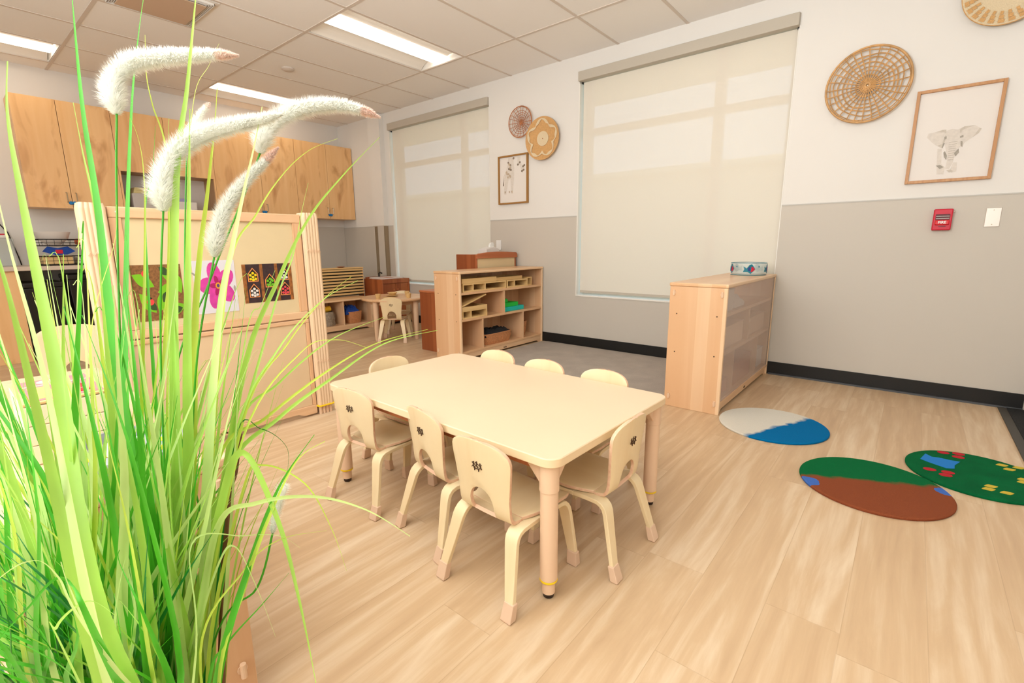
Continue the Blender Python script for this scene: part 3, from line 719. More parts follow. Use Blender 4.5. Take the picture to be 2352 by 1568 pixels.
def make_chair(label):
    t = thing('childs_chair', label, 'chair', (0, 0, 0))
    SEATZ = .246
    # profile: (y,z) from the top of the back, down, round the bend, along the seat
    prof = [(-.128, .488), (-.126, .47), (-.122, .44), (-.117, .40), (-.112, .36), (-.108, .32), (-.106, .29), (-.105, .272)]
    bend = [(-.102, .258), (-.094, .248), (-.080, .242), (-.060, .242)]
    seat = [(-.03, .245), (.02, .247), (.08, .248), (.12, .246), (.146, .240), (.156, .234)]
    # back outline: sample parameter rows
    rows = []
    def lerp(a, b, f): return a + (b - a) * f
    full = prof + bend
    # arc length
    L = [0]
    for i in range(1, len(full)): L.append(L[-1] + math.dist(full[i - 1], full[i]))
    def at_s(s):
        for i in range(1, len(full)):
            if s <= L[i] + 1e-9: f = (s - L[i - 1]) / (L[i] - L[i - 1]); return (lerp(full[i - 1][0], full[i][0], f), lerp(full[i - 1][1], full[i][1], f))
        return full[-1]
    tot = L[-1]
    def halfw(s):
        base = .122 - .022 * min(1, s / .17)           # narrows downwards
        if s < .066: base *= (1 - (1 - s / .066) ** 2.5) ** (1 / 2.5) if s > 0 else .06
        return max(base, .004)
    hole0, hole1 = .150, .238
    ss = sorted(set([0, .0015, .004, .008, .013, .02, .03, .04, .052, .065, .08, .1, .118, hole0, hole0 + .0015, hole0 + .005, hole0 + .011, hole0 + .02, hole0 + .032, hole0 + .047, hole0 + .065, hole0 + .08, hole1, hole1 + .008, tot * .97, tot]))
    HW = .047
    def hole(s):
        if s < hole0: return HW * .25
        f = min(1, (s - hole0) / .055); return max(HW * math.sqrt(max(0, 1 - (1 - f) ** 2)), .003)
    vs = []; fs = []; cols = 10
    side = 4; mid = 6
    for s in ss:
        y, z = at_s(s); w = halfw(s); h = min(hole(s), w * .6) if s <= hole1 else HW
        xs_ = [-w + (w - h) * k / side for k in range(side + 1)] + [-h + 2 * h * k / mid for k in range(1, mid)] + [h + (w - h) * k / side for k in range(side + 1)]
        for x in xs_: vs.append((x, y - .000 + .016 * (1 - (x / .12) ** 2) * -1 * (1 if s < .2 else max(0, (tot - s) / (tot - .2))), z))
    nc = side * 2 + mid + 1
    for i in range(len(ss) - 1):
        sm = (ss[i] + ss[i + 1]) / 2
        for k in range(nc - 1):
            if hole0 < sm < hole1 and side <= k < side + mid: continue
            a = i * nc + k; fs.append((a, a + 1, a + nc + 1, a + nc))
    m = MB(); m.add(vs, fs)
    o = m.build('backrest', ['ply', 'plyedge'], t, smooth=True, local=True, angle=60)
    sol = o.modifiers.new('ply', 'SOLIDIFY'); sol.thickness = .011; sol.offset = 0; sol.material_offset_rim = 1
    bv = o.modifiers.new('edge', 'BEVEL'); bv.width = .0022; bv.segments = 2; bv.limit_method = 'ANGLE'; bv.angle_limit = math.radians(50)
    # seat
    full2 = [bend[-1]] + seat; vs = []; fs = []; nx = 10
    for i, (y, z) in enumerate(full2):
        f = i / (len(full2) - 1)
        w = .100 + .030 * min(1, i / 2.0)
        if y > .11: w -= .018 * ((y - .11) / .046) ** 2
        for k in range(nx + 1):
            u = -1 + 2 * k / nx; vs.append((u * w, y, z + .004 * u * u))
    for i in range(len(full2) - 1):
        for k in range(nx): a = i * (nx + 1) + k; fs.append((a, a + 1, a + nx + 2, a + nx + 1))
    o = MB().add(vs, fs).build('seat', ['plyseat', 'plyedge'], t, smooth=True, local=True, angle=60)
    sol = o.modifiers.new('ply', 'SOLIDIFY'); sol.thickness = .011; sol.offset = 0; sol.material_offset_rim = 1
    bv = o.modifiers.new('edge', 'BEVEL'); bv.width = .0022; bv.segments = 2; bv.limit_method = 'ANGLE'; bv.angle_limit = math.radians(50)
    # legs: two bent-ply hoops, each split into a rear and a front leg
    for sx in (-1, 1):
        rear = [(-.157, .045), (-.1455, .09), (-.1325, .14), (-.121, .185), (-.1165, .202), (-.110, .215), (-.099, .2255), (-.084, .2315), (-.05, .2335), (0, .2335)]
        front = [(.150, .045), (.1465, .1), (.143, .15), (.1405, .185), (.137, .203), (.130, .2165), (.119, .2265), (.104, .2315), (.06, .2335), (0, .2335)]
        for path, nm in ((rear, 'rear'), (front, 'front')):
            xc = [sx * (.136 - .030 * min(1, max(0, z - .045) / .175)) for y, z in path]
            wd = [.031 + .014 * min(1, max(0, z - .045) / .17) for y, z in path]
            m = MB(); sweep_strip(path, wd, .014, xc, m)
            lg = m.build('leg', ['ply'], t, local=True, bevel=.0015, smooth=True, angle=50)
            y0, z0 = path[0]; y1, z1 = path[1]
            yb = y0 - (y1 - y0) * (z0 - .0) / (z1 - z0)
            m = MB(); x_ = sx * .137
            for (ya, yb2, za, zb, g) in ((yb, y0 + (y1 - y0) * .12, 0, .052, 0),):
                v = []
                for (yy, zz, a, b) in ((yb, .0, .016, .011), (yb, .004, .019, .013), (y0 + (y1 - y0) * .1, .048, .0178, .0105), (y0 + (y1 - y0) * .12, .052, .017, .010)):
                    for s1, s2 in ((-1, -1), (1, -1), (1, 1), (-1, 1)): v.append((x_ + s1 * a, yy + s2 * b, zz))
                f = [(0, 1, 2, 3), (12, 13, 14, 15)]
                for i in range(3):
                    for q in range(4): f.append((i * 4 + q, i * 4 + (q + 1) % 4, (i + 1) * 4 + (q + 1) % 4, (i + 1) * 4 + q))
                m.add(v, f)
            m.build('foot_cap', 'boot', lg, local=True, bevel=.003)
    # little burnt-in mark: children running round a table
    m = MB(); AX = Vector((1, 0, 0)); AY = Vector((0, 1, 0)); AZ = Vector((0, 0, 1))
    yb = -.1412
    K_ = .92; ZB = .408
    def stroke(x0, z0, x1, z1, w=.0006):
        x0, x1 = x0 * K_, x1 * K_; z0, z1 = ZB + (z0 - .386) * K_, ZB + (z1 - .386) * K_
        d = Vector((x1 - x0, 0, z1 - z0)); l = d.length; d.normalize(); n = Vector((-d.z, 0, d.x))
        m.obox(((x0 + x1) / 2, yb - .0003, (z0 + z1) / 2), d, AY, n, l / 2 + w / 2, .0016, w)
    for cx_, s_ in ((-.014, 1), (.0, 1.15), (.014, -1)):
        zc = .386 + (.003 if cx_ == 0 else 0)
        m.obox((cx_ * K_, yb, ZB + (zc + .011 - .386) * K_), AX, AY, AZ, .0017, .0016, .0018)
        stroke(cx_, zc + .008, cx_ - .002 * s_, zc); stroke(cx_ - .002 * s_, zc, cx_ + .005 * s_, zc - .007); stroke(cx_ - .002 * s_, zc, cx_ - .007 * s_, zc - .006)
        stroke(cx_, zc + .006, cx_ + .006 * s_, zc + .004); stroke(cx_, zc + .006, cx_ - .006 * s_, zc + .009)
    stroke(-.012, .378, .010, .378); stroke(-.009, .378, -.009, .371); stroke(.008, .378, .008, .371)
    m.build('burnt_mark', 'brandink', t, local=True)
    return t
ch0 = make_chair('pale child\'s chair nearest the camera, at the front corner leg of the table')
ch0.location = (1.339, -3.128, 0); ch0.rotation_euler = (0, 0, math.radians(-1.7)); ch0['group'] = 'chairs round the table'
GR = 'chairs round the table'
dup(ch0, (.598, -3.08, 0), math.radians(5.7), 'pale child\'s chair at the left front end of the table, next to the divider', GR)
dup(ch0, (1.03, -3.06, 0), math.radians(-10.7), 'pale child\'s chair in the middle of the near long side, turned slightly', GR)
dup(ch0, (1.46, -2.828, 0), math.radians(90), 'pale child\'s chair at the right short end of the table, facing left', GR)
dup(ch0, (.42, -2.80, 0), math.radians(-90), 'pale child\'s chair at the left short end, only its rounded back tip showing', GR)
dup(ch0, (.62, -2.49, 0), PI, 'pale chair on the far side of the table, leftmost of the three back tips', GR)
dup(ch0, (.932, -2.512, 0), PI, 'pale chair on the far side of the table, middle of the three back tips', GR)
dup(ch0, (1.248, -2.508, 0), PI, 'pale chair on the far side of the table, rightmost of the three back tips', GR)
dup(ch0, (-2.104, -.982, 0), math.radians(42.2), 'pale child\'s chair in front of the small round table in the kitchen corner')
dup(ch0, (-2.48, -.60, 0), math.radians(-137), 'pale child\'s chair on the far side of the small round table')

# bigger chair behind the divider, and one more table edge
big = dup(ch0, (-1.02, -3.74, 0), math.radians(-90), 'larger child\'s chair behind the left edge of the display divider')
big.scale = (1.28, 1.28, 1.28)

# ------------------------------------------------------------------ main table
def rrect(x0, x1, y0, y1, r, n=6):
    out = []
    for cx_, cy_, a0 in ((x1 - r, y1 - r, 0), (x0 + r, y1 - r, 90), (x0 + r, y0 + r, 180), (x1 - r, y0 + r, 270)):
        for k in range(n + 1):
            a = math.radians(a0 + 90 * k / n); out.append((cx_ + r * math.cos(a), cy_ + r * math.sin(a)))
    return out
TC = (.955, -2.80); TR = math.radians(-1.2)
t = thing('activity_table', 'rectangular pale child-height table in the middle with chairs pushed in', 'table', (TC[0], TC[1], 0), TR)
HX, HY, TZ = .597, .378, .452
m = MB().prism(rrect(-HX, HX, -HY, HY, .045, 8), 'Z', TZ - .028, TZ)
for i, f in enumerate(m.f):
    if i != 1: m.m[i] = 1
m.build('tabletop', ['laminate', 'edgeband'], t, local=True, bevel=.003, smooth=True)
for sx in (-1, 1):
    for sy in (-1, 1):
        x, y = sx * (HX - .043), sy * (HY - .040)
        m = MB(); m.lathe((x, y, 0), [(.0, .062), (.026, .062), (.0262, .34), (.0285, .342), (.0285, TZ - .0282)], 28); lg = m.build('leg', 'legtube', t, local=True, smooth=True)
        MB().lathe((x, y, 0), [(.0195, .016), (.0195, .062)], 24).build('inner_tube', 'legtube', lg, local=True, smooth=True)
        MB().ring((x, y, .0575), .0225, .0045, 'Z', 28, 8).build('height_ring', 'yellow', lg, local=True, smooth=True)
        MB().lathe((x, y, 0), [(.012, .0), (.016, .003), (.017, .0158)], 24).build('foot', 'darktip', lg, local=True, smooth=True)
        g = MB()
        for ax in (0, 1):
            if ax == 0: poly = [(x, TZ - .029), (x - sx * .085, TZ - .029), (x - sx * .075, TZ - .04), (x - sx * .02, TZ - .10), (x, TZ - .105)]; g.prism(poly, 'Y', y - .012, y + .012)
            else: poly = [(y, TZ - .029), (y - sy * .085, TZ - .029), (y - sy * .075, TZ - .04), (y - sy * .02, TZ - .10), (y, TZ - .105)]; g.prism(poly, 'X', x - .012, x + .012)
        g.build('bracket', 'legtube', t, local=True, bevel=.003)
for sy in (-1, 1): MB().box(-HX + .09, HX - .09, sy * (HY - .063), sy * (HY - .045), TZ - .065, TZ - .0285).build('apron', 'cherrytop', t, local=True)

# ------------------------------------------------------------------ display divider
t = thing('display_divider', 'tall maple display divider with fluted posts and pinned pictures, left of the table', 'room divider', (-.545, -3.2, 0))
YL, YR = -3.685, -2.712; XD = -.545
for yc in (YL, YR):
    m = MB()
    prof = []
    n = 5; W2 = .043; Dp = .043
    def scal(a0, a1, b, k):      # scalloped edge
        return [(a0 + (a1 - a0) * (q / (k * 6)), b + .0036 * abs(math.sin(PI * q / 6))) for q in range(k * 6)]
    top = [(u, v) for u, v in scal(-W2, W2, Dp, n)]
    ring_ = top + [(v, -u) for u, v in top] + [(-u, -v) for u, v in top] + [(-v, u) for u, v in top]
    m.prism([(XD + u, yc + v) for u, v in ring_], 'Z', .05, 1.19)
    top2 = [(u * .9, v * .9) for u, v in ring_]
    k = len(ring_); vs = [(XD + u, yc + v, 1.19) for u, v in ring_] + [(XD + u, yc + v, 1.214) for u, v in top2]
    m.add(vs, [(i, (i + 1) % k, k + (i + 1) % k, k + i) for i in range(k)] + [tuple(range(k, 2 * k))])
    po = m.build('post', 'flute', t, smooth=True, angle=25)
    gm = MB()
    for z in (.33, .66, .99): 
        for q in range(4):
            a = -W2 + (q + .5) * W2 / 2
            gm.tube([(XD + .0505, yc + a - .009, z), (XD + .0525, yc + a, z + .018), (XD + .0505, yc + a + .009, z)], .0012, 5)
    gm.build('carved_line', 'plyedge', po)
    for q in range(4):
        a = -.032 + q * .0215
        for xo in (-.025, .025): MB().lathe((XD + xo, yc + a, 0), [(.009, 0), (.0105, .006), (.0105, .0495)], 12).build('foot', 'legtube', po, smooth=True)
    MB().box(XD - .0555, XD + .0555, yc - .0555, yc + .0555, .052, .06).build('ring', 'yellow', po, bevel=.003)
YA, YB = YL + .053, YR - .053
MB().box(XD - .016, XD + .022, YA, YB, 1.155, 1.203).build('top_rail', 'mapleEnd', t, bevel=.004)
MB().box(XD - .014, XD + .020, YA, YB, .606, .648).build('middle_rail', 'mapleEnd', t, bevel=.004)
MB().box(XD - .014, XD + .020, YA, YB, .578, .600).build('lower_rail', 'mapleEnd', t, bevel=.003)
MB().box(XD - .014, XD + .020, YA, YA + .045, .6482, 1.1548).build('stile', 'mapleV', t, bevel=.002)
MB().box(XD - .014, XD + .020, YB - .045, YB, .6482, 1.1548).build('stile', 'mapleV', t, bevel=.002)
MB().box(XD - .008, XD + .010, YA + .0455, YB - .0455, .6485, 1.1545).build('pinboard', 'cork', t)
MB().box(XD - .008, XD + .012, YA + .002, YB - .022, .066, .5778).build('lower_panel', 'cork2', t)
MB().box(XD - .014, XD + .020, YB - .02, YB, .066, .5778).build('stile', 'mapleV', t, bevel=.002)
poly = [(YA, .012), (YA + .08, .012), (YA + .12, .03), (YB - .12, .03), (YB - .08, .012), (YB, .012), (YB, .065), (YA, .065)]
m = MB().prism(poly, 'X', XD - .014, XD + .024); m.build('bottom_rail', 'mapleEnd', t, bevel=.002)
m = MB()
for k in range(3): m.box(XD + .0242, XD + .025, YA + .32 + k * .014, YA + .329 + k * .014, .038, .048)
m.build('maker_mark', 'brandink', t)
m = MB().lathe((XD + .022, YA + .03, 1.18), [(.004, 0), (.004, .002), (0, .003)], 10, 'X'); m.build('rivet', 'plastic', t)

# pinned pictures
XPB = XD + .0102
def poster(name, label, y0, y1, z0, z1, base, shapes, mats):
    m = MB().box(XPB, XPB + .0012, y0, y1, z0, z1, 0)
    lv = 0
    for mi, poly in shapes:
        lv += 1; m.prism([(y0 + u * (y1 - y0), z0 + v * (z1 - z0)) for u, v in poly], 'X', XPB + .0012, XPB + .0012 + .00004 * lv, mi)
    return tag(m.build(name, [base] + mats), label, 'picture')
def ell(cx, cy, a, b, rot=0, n=16, wav=0, wn=5):
    o = []
    for k in range(n):
        q = 2 * PI * k / n; r = 1 + wav * math.cos(wn * q); u, v = a * r * math.cos(q), b * r * math.sin(q)
        o.append((cx + u * math.cos(rot) - v * math.sin(rot), cy + u * math.sin(rot) + v * math.cos(rot)))
    return o
def leaf(cx, cy, l, w, rot):
    o = []
    for k in range(9): q = k / 8; o.append((l * (q * 2 - 1), w * math.sin(PI * q)))
    for k in range(8, -1, -1): q = k / 8; o.append((l * (q * 2 - 1) * .999, -w * math.sin(PI * q)))
    return [(cx + u * math.cos(rot) - v * math.sin(rot), cy + u * math.sin(rot) + v * math.cos(rot)) for u, v in o]
sh = []
for cx_, cy_, rot in ((.22, .72, -.5), (.75, .80, -.7), (.7, .55, .2), (.25, .32, -.9), (.78, .18, .3), (.55, .35, 1.1), (.88, .68, 1.9)):
    sh.append((1, leaf(cx_, cy_, .23, .11, rot)));
for cx_, cy_, rot in ((.65, .88, -.7), (.82, .17, .2), (.62, .42, 1.0), (.33, .27, -.8)):
    sh.append((2, leaf(cx_, cy_, .12, .07, rot)))
for cx_, cy_ in ((.28, .84), (.76, .6), (.30, .34), (.62, .1), (.72, .12)):
    sh.append((3, ell(cx_, cy_, .075, .06))); sh.append((4, ell(cx_ + .01, cy_ + .065, .03, .02)))
poster('ladybird_picture', 'pinned picture of red ladybirds on green leaves over brown soil, leftmost of three', -3.585, -3.385, .682, .945, plain('soil_print', (132, 90, 50), .6, noise=.35, nscale=90), sh,
       [plain('leaf_print', (120, 190, 30), .5), plain('dark_leaf_print', (54, 78, 40), .5), plain('ladybird_print', (235, 70, 66), .5), 'dark'])
sh = [(3, ell(.02, .75, .06, .02, -.6)), (3, ell(.95, .45, .03, .06))]
for k in range(5):
    a = .6 + 2 * PI * k / 5; sh.append((1, ell(.55 + .22 * math.cos(a), .52 + .22 * math.sin(a), .24, .16, a, 18)))
for k in range(5):
    a = .6 + 2 * PI * k / 5; sh.append((4, ell(.55 + .1 * math.cos(a), .52 + .1 * math.sin(a), .10, .05, a, 12)))
sh += [(2, ell(.55, .52, .065, .06, 0, 20, .15, 9)), (5, ell(.55, .52, .035, .035))]
poster('flower_picture', 'pinned picture of a large magenta flower on pale grey paper, middle of three', -3.335, -3.14, .69, .958, plain('pale_print', (222, 218, 224), .5), sh,
       [plain('magenta_print', (214, 66, 160), .5, noise=.15, nscale=30), plain('gold_print', (226, 160, 40), .5), 'inkD', plain('deep_magenta', (170, 24, 96), .5), plain('violet_print', (90, 60, 130), .5)])
sh = [(1, [(.07, .0), (.34, 0), (.34, 1), (.07, 1)]), (1, [(.4, .0), (.66, 0), (.64, 1), (.4, 1)]), (1, [(.72, 0), (.93, 0), (.93, 1), (.70, 1)])]
for cx_, cy_, mi in ((.20, .67, 3), (.20, .26, 4), (.53, .5, 5), (.83, .67, 4), (.83, .26, 6)):
    sh.append((2, [(cx_ - .1, cy_ - .12), (cx_ + .1, cy_ - .12), (cx_ + .1, cy_ + .08), (cx_, cy_ + .24), (cx_ - .1, cy_ + .08)]))
    sh.append((7, [(cx_ - .085, cy_ - .1), (cx_ + .085, cy_ - .1), (cx_ + .085, cy_ + .075), (cx_, cy_ + .21), (cx_ - .085, cy_ + .075)]))
    for (a, b) in ((0, 0), (-.05, .05), (.05, .05), (-.05, -.05), (.05, -.05), (0, .1), (0, -.075)): sh.append((mi, ell(cx_ + a, cy_ + b, .026, .036, 0, 10)))
poster('birdhouse_picture', 'pinned picture of five small orange house shapes on dark bark, rightmost of three', -3.105, -2.838, .724, .932, plain('autumn_print', (150, 92, 44), .5, noise=.5, nscale=40), sh,
       [plain('bark_print', (58, 40, 42), .6, noise=.3, nscale=40), plain('orange_frame_print', (236, 148, 84), .5), 'yellow', 'plastic', plain('green_print', (110, 190, 30), .5), plain('coral_print', (226, 74, 84), .5), 'dark'])

# ------------------------------------------------------------------ kitchen corner
t = thing('low_bench_shelf', 'low maple bench shelf with two open cubbies by the back wall', 'shelf', (-3.23, -1.2, 0))
x0, x1, y0, y1 = -3.42, -3.06, -1.86, -.60
MB().box(x0, x1 + .004, y0 - .003, y1 + .003, .37, .39).build('top_panel', 'mapleY', t, bevel=.004)
for y in (y0, y1 - .02): MB().box(x0, x1, y, y + .02, 0, .3698).build('side_panel', 'maple', t)
MB().box(x0, x0 + .01, y0 + .02, y1 - .02, .06, .3698).build('back_panel', 'mapleV', t)
MB().box(x0 + .01, x1 - .004, y0 + .02, y1 - .02, .062, .08).build('bottom_panel', 'mapleY', t)
for y in (-1.01, -1.43): MB().box(x0 + .01, x1 - .006, y - .009, y + .009, .0802, .3698).build('divider', 'mapleV', t)
MB().prism([(y0 + .02, 0), (y0 + .06, 0), (y0 + .09, .02), (y1 - .09, .02), (y1 - .06, 0), (y1 - .02, 0), (y1 - .02, .0618), (y0 + .02, .0618)], 'X', x1 - .024, x1 - .008).build('plinth', 'mapleEnd', t)
t = thing('yarn_basket', 'round grey yarn basket in the left cubby of the low bench', 'basket', (-3.2, -1.17, .0806))
MB().lathe((-3.2, -1.17, .0806), [(0, 0), (.085, 0), (.092, .02), (.095, .1), (.088, .17), (.080, .17), (.085, .1), (.08, .012), (0, .012)], 28).build('body', 'greyrope', t, smooth=True)
m = MB(); rnd = random.Random(5)
for k in range(60):
    a = rnd.random() * 2 * PI; z = .09 + rnd.random() * .14; r = .096
    p = Vector((-3.2 + r * math.cos(a), -1.17 + r * math.sin(a), z)); m.tube([p, p + Vector((math.cos(a) * .008, math.sin(a) * .008, -.02)), p + Vector((math.cos(a) * .006, math.sin(a) * .006, -.045))], .0025, 4)
m.build('fringe', 'greyrope', t)['kind'] = 'stuff'
m = MB(); m.tube([(-3.19, -1.23, .275), (-3.19, -1.12, .285)], [.035, .035], 14)
tag(m.build('cloth_roll', 'yellowc', smooth=True), 'yellow cloth roll on the grey yarn basket', 'cloth')
wicker(-3.33, -3.09, -.93, -.72, .0806, .14, 'square orange wicker basket in the right cubby of the low bench')
rumpled('blue_cloth', 'blue', -3.31, -3.11, -.955, -.76, .205, .10, 'blue patterned cloth in the square wicker basket', 'cloth', 6)
# slatted rack
t = thing('slatted_rack', 'slatted wooden mat rack standing on the low bench', 'rack', (-3.4, -1.1, .3905))
for yy in (-1.75, -.49):
    MB().box(-3.52, -3.36 if yy < -.6 else -3.425, yy, yy + .02, .3905 if yy < -.6 else 0.0, .75).build('side_panel', 'cherryX', t, bevel=.004)
for k in range(9): MB().box(-3.40, -3.385, -1.73, -.49, .41 + k * .038, .433 + k * .038).build('slat', 'block', t)
MB().box(-3.52, -3.42, -1.73, -.49, .395, .74).build('mat_stack', plain('dark_green_mat', (48, 52, 40), .8), t)
MB().box(-3.52, -3.375, -1.73, -.49, .742, .757).build('top_panel', 'block', t, bevel=.003)
tag(MB().lathe((-3.44, -.78, .7575), [(0, 0), (.03, 0), (.055, .014), (.05, .014), (0, .006)], 20).build('wooden_bowl', 'cherrytop', smooth=True), 'small brown dish on top of the slatted rack', 'bowl')
# play sink
t = thing('play_sink', 'red-brown wooden play sink unit with a white basin, in the corner', 'play furniture', (-3.25, -.29, 0))
for ya in (-.46, -.035): MB().box(-3.425, -3.03, ya, ya + .02, .0, .60).build('side_panel', 'cherryX', t, bevel=.003)
MB().box(-3.425, -3.405, -.4395, -.0355, 0, .62).build('back_panel', 'cherryX', t, bevel=.003)
MB().box(-3.05, -3.03, -.44, -.035, .545, .60).build('apron', 'cherry', t, bevel=.002)
for a, b in ((-.439, -.24), (-.236, -.036)):
    d = MB().box(-3.06, -3.042, a, b, .03, .543).build('door', 'cherry', t, bevel=.003)
    MB().lathe((-3.042, (b - .03) if a < -.3 else (a + .03), .46), [(.01, 0), (.01, .012), (0, .016)], 12, 'X').build('knob', 'cherrytop', d, smooth=True)
m = MB(); P = rrect(-3.40, -3.06, -.42, -.06, .06); Q = rrect(-3.375, -3.09, -.39, -.09, .05); k = len(P)
m.add([(x, y, .602) for x, y in P] + [(x, y, .614) for x, y in P] + [(x, y, .614) for x, y in Q] + [(x, y, .56) for x, y in Q],
      [(i, (i + 1) % k, k + (i + 1) % k, k + i) for i in range(k)] + [(k + i, k + (i + 1) % k, 2 * k + (i + 1) % k, 2 * k + i) for i in range(k)] + [(2 * k + i, 2 * k + (i + 1) % k, 3 * k + (i + 1) % k, 3 * k + i) for i in range(k)] + [tuple(range(3 * k, 4 * k))])
m.build('basin', 'plastic', t, smooth=True)
MB().prism([(-3.404, -.4395), (-3.03, -.4395), (-3.03, -.0355), (-3.404, -.0355)], 'Z', .545 + .056, .6015).build('worktop', 'cherrytop', t)
m = MB(); m.tube([(-3.395, -.24, .60), (-3.395, -.24, .66), (-3.37, -.24, .675), (-3.33, -.24, .665)], .01, 10); m.build('tap', 'dark', t, smooth=True)
# brown play cabinets behind the left shelf
t = thing('play_cabinet', 'low red-brown play cabinet behind the left end of the open shelf', 'play furniture', (-1.33, -.9, 0))
MB().box(-1.5, -1.15, -1.11, -.69, .0, .575).build('body', 'cherryX', t, bevel=.004)
MB().box(-1.505, -1.145, -1.115, -.685, .5755, .595).build('top', 'cherrytop', t, bevel=.004)
MB().lathe((-1.33, -.85, .5955), [(.09, 0), (.09, .004), (.07, .006), (0, .006)], 24).build('hob', 'dark', t, smooth=True)
t = thing('play_hutch', 'taller red-brown play hutch with a curved crest and tan back panel, behind the open shelf', 'play furniture', (-1.27, -.37, 0))
for ya in (-.675, -.07): MB().box(-1.42, -1.135, ya, ya + .02, 0, .935).build('side_panel', 'cherryX', t, bevel=.004)
for za in (.02, .55): MB().box(-1.42, -1.14, -.655, -.07, za, za + .02).build('shelf', 'cherrytop', t)
MB().box(-1.148, -1.138, -.654, -.071, .04, .905).build('back_panel', 'cork', t)
m = MB().prism([(-.68, .895), (-.045, .895), (-.045, .935), (-.06, .948), (-.2, .956), (-.36, .96), (-.52, .955), (-.66, .942), (-.68, .93)], 'X', -1.137, -1.118); m.build('crest', 'cherrytop', t, bevel=.003)
MB().box(-1.42, -1.138, -.654, -.071, .915, .93).build('top_panel', 'cherryX', t)
t = thing('tissue_box', 'white tissue box with a tissue pulled up, on top of the play hutch', 'tissue box', (-1.25, -.36, .9305))
MB().prism([(-.46, .9305), (-.26, .9305), (-.26, .985), (-.34, 1.01), (-.46, .985)], 'X', -1.31, -1.19).build('carton', 'plastic', t, bevel=.004)
MB().prism([(-.36, 1.0), (-.30, .995), (-.285, 1.03), (-.30, 1.055), (-.34, 1.05), (-.355, 1.03)], 'X', -1.26, -1.235).build('tissue', 'white', t, bevel=.006)
tag(MB().box(-1.45, -1.38, -.013, -.0065, .97, 1.08).build('outlet_cover', 'white', bevel=.003), 'white outlet cover on the grey wall just right of the far window', 'outlet')

# round table with toy dishes
t = thing('round_table', 'small round maple table in the kitchen corner', 'table', (-2.275, -.83, 0))
RC = (-2.275, -.83)
MB().lathe((*RC, 0), [(0, .432), (.345, .432), (.37, .44), (.372, .452), (.364, .462), (0, .462)], 48).build('tabletop', 'mapleY', t, smooth=True)
MB().lathe((*RC, 0), [(.26, .392), (.28, .392), (.28, .4315), (.26, .4315)], 36).build('apron', 'mapleEnd', t, smooth=True)
d = Vector((.251, .348)).normalized()
for a in (54.2, 144.2, 234.2, 324.2):
    q = math.radians(a + 45); x, y = RC[0] + .303 * math.cos(q), RC[1] + .303 * math.sin(q)
    MB().lathe((x, y, 0), [(.02, 0), (.024, .01), (.031, .431), (.0, .431)], 18).build('leg', 'legtube', t, smooth=True)
ZT = .4625
def dish(name, label, x, y, z, prof, mat='block', cat='toy dish'):
    return tag(MB().lathe((x, y, z), prof, 20).build(name, mat, smooth=True), label, cat)
cup = [(0, 0), (.022, 0), (.03, .05), (.027, .05), (.02, .006), (0, .006)]
pl_ = [(0, 0), (.04, 0), (.07, .012), (.067, .014), (.04, .005), (0, .005)]
bw_ = [(0, 0), (.03, 0), (.055, .03), (.052, .03), (.03, .006), (0, .006)]
dish('toy_plate', 'pale wooden toy plate at the left front of the round table', -2.13, -1.02, ZT, pl_)
dish('toy_cup', 'pale wooden toy cup at the left edge of the round table', -2.24, -1.08, ZT, cup)
dish('toy_plate', 'wooden toy plate at the middle of the round table, under the bowl', -2.32, -.83, ZT, pl_)
dish('toy_bowl', 'pale wooden toy bowl stacked on the middle plate', -2.32, -.83, ZT + .0146, bw_)
dish('toy_cup', 'pale wooden toy cup at the back right of the round table', -2.27, -.66, ZT, cup)
dish('toy_cup', 'small pale wooden toy cup at the right front of the round table', -2.03, -.83, ZT, cup)

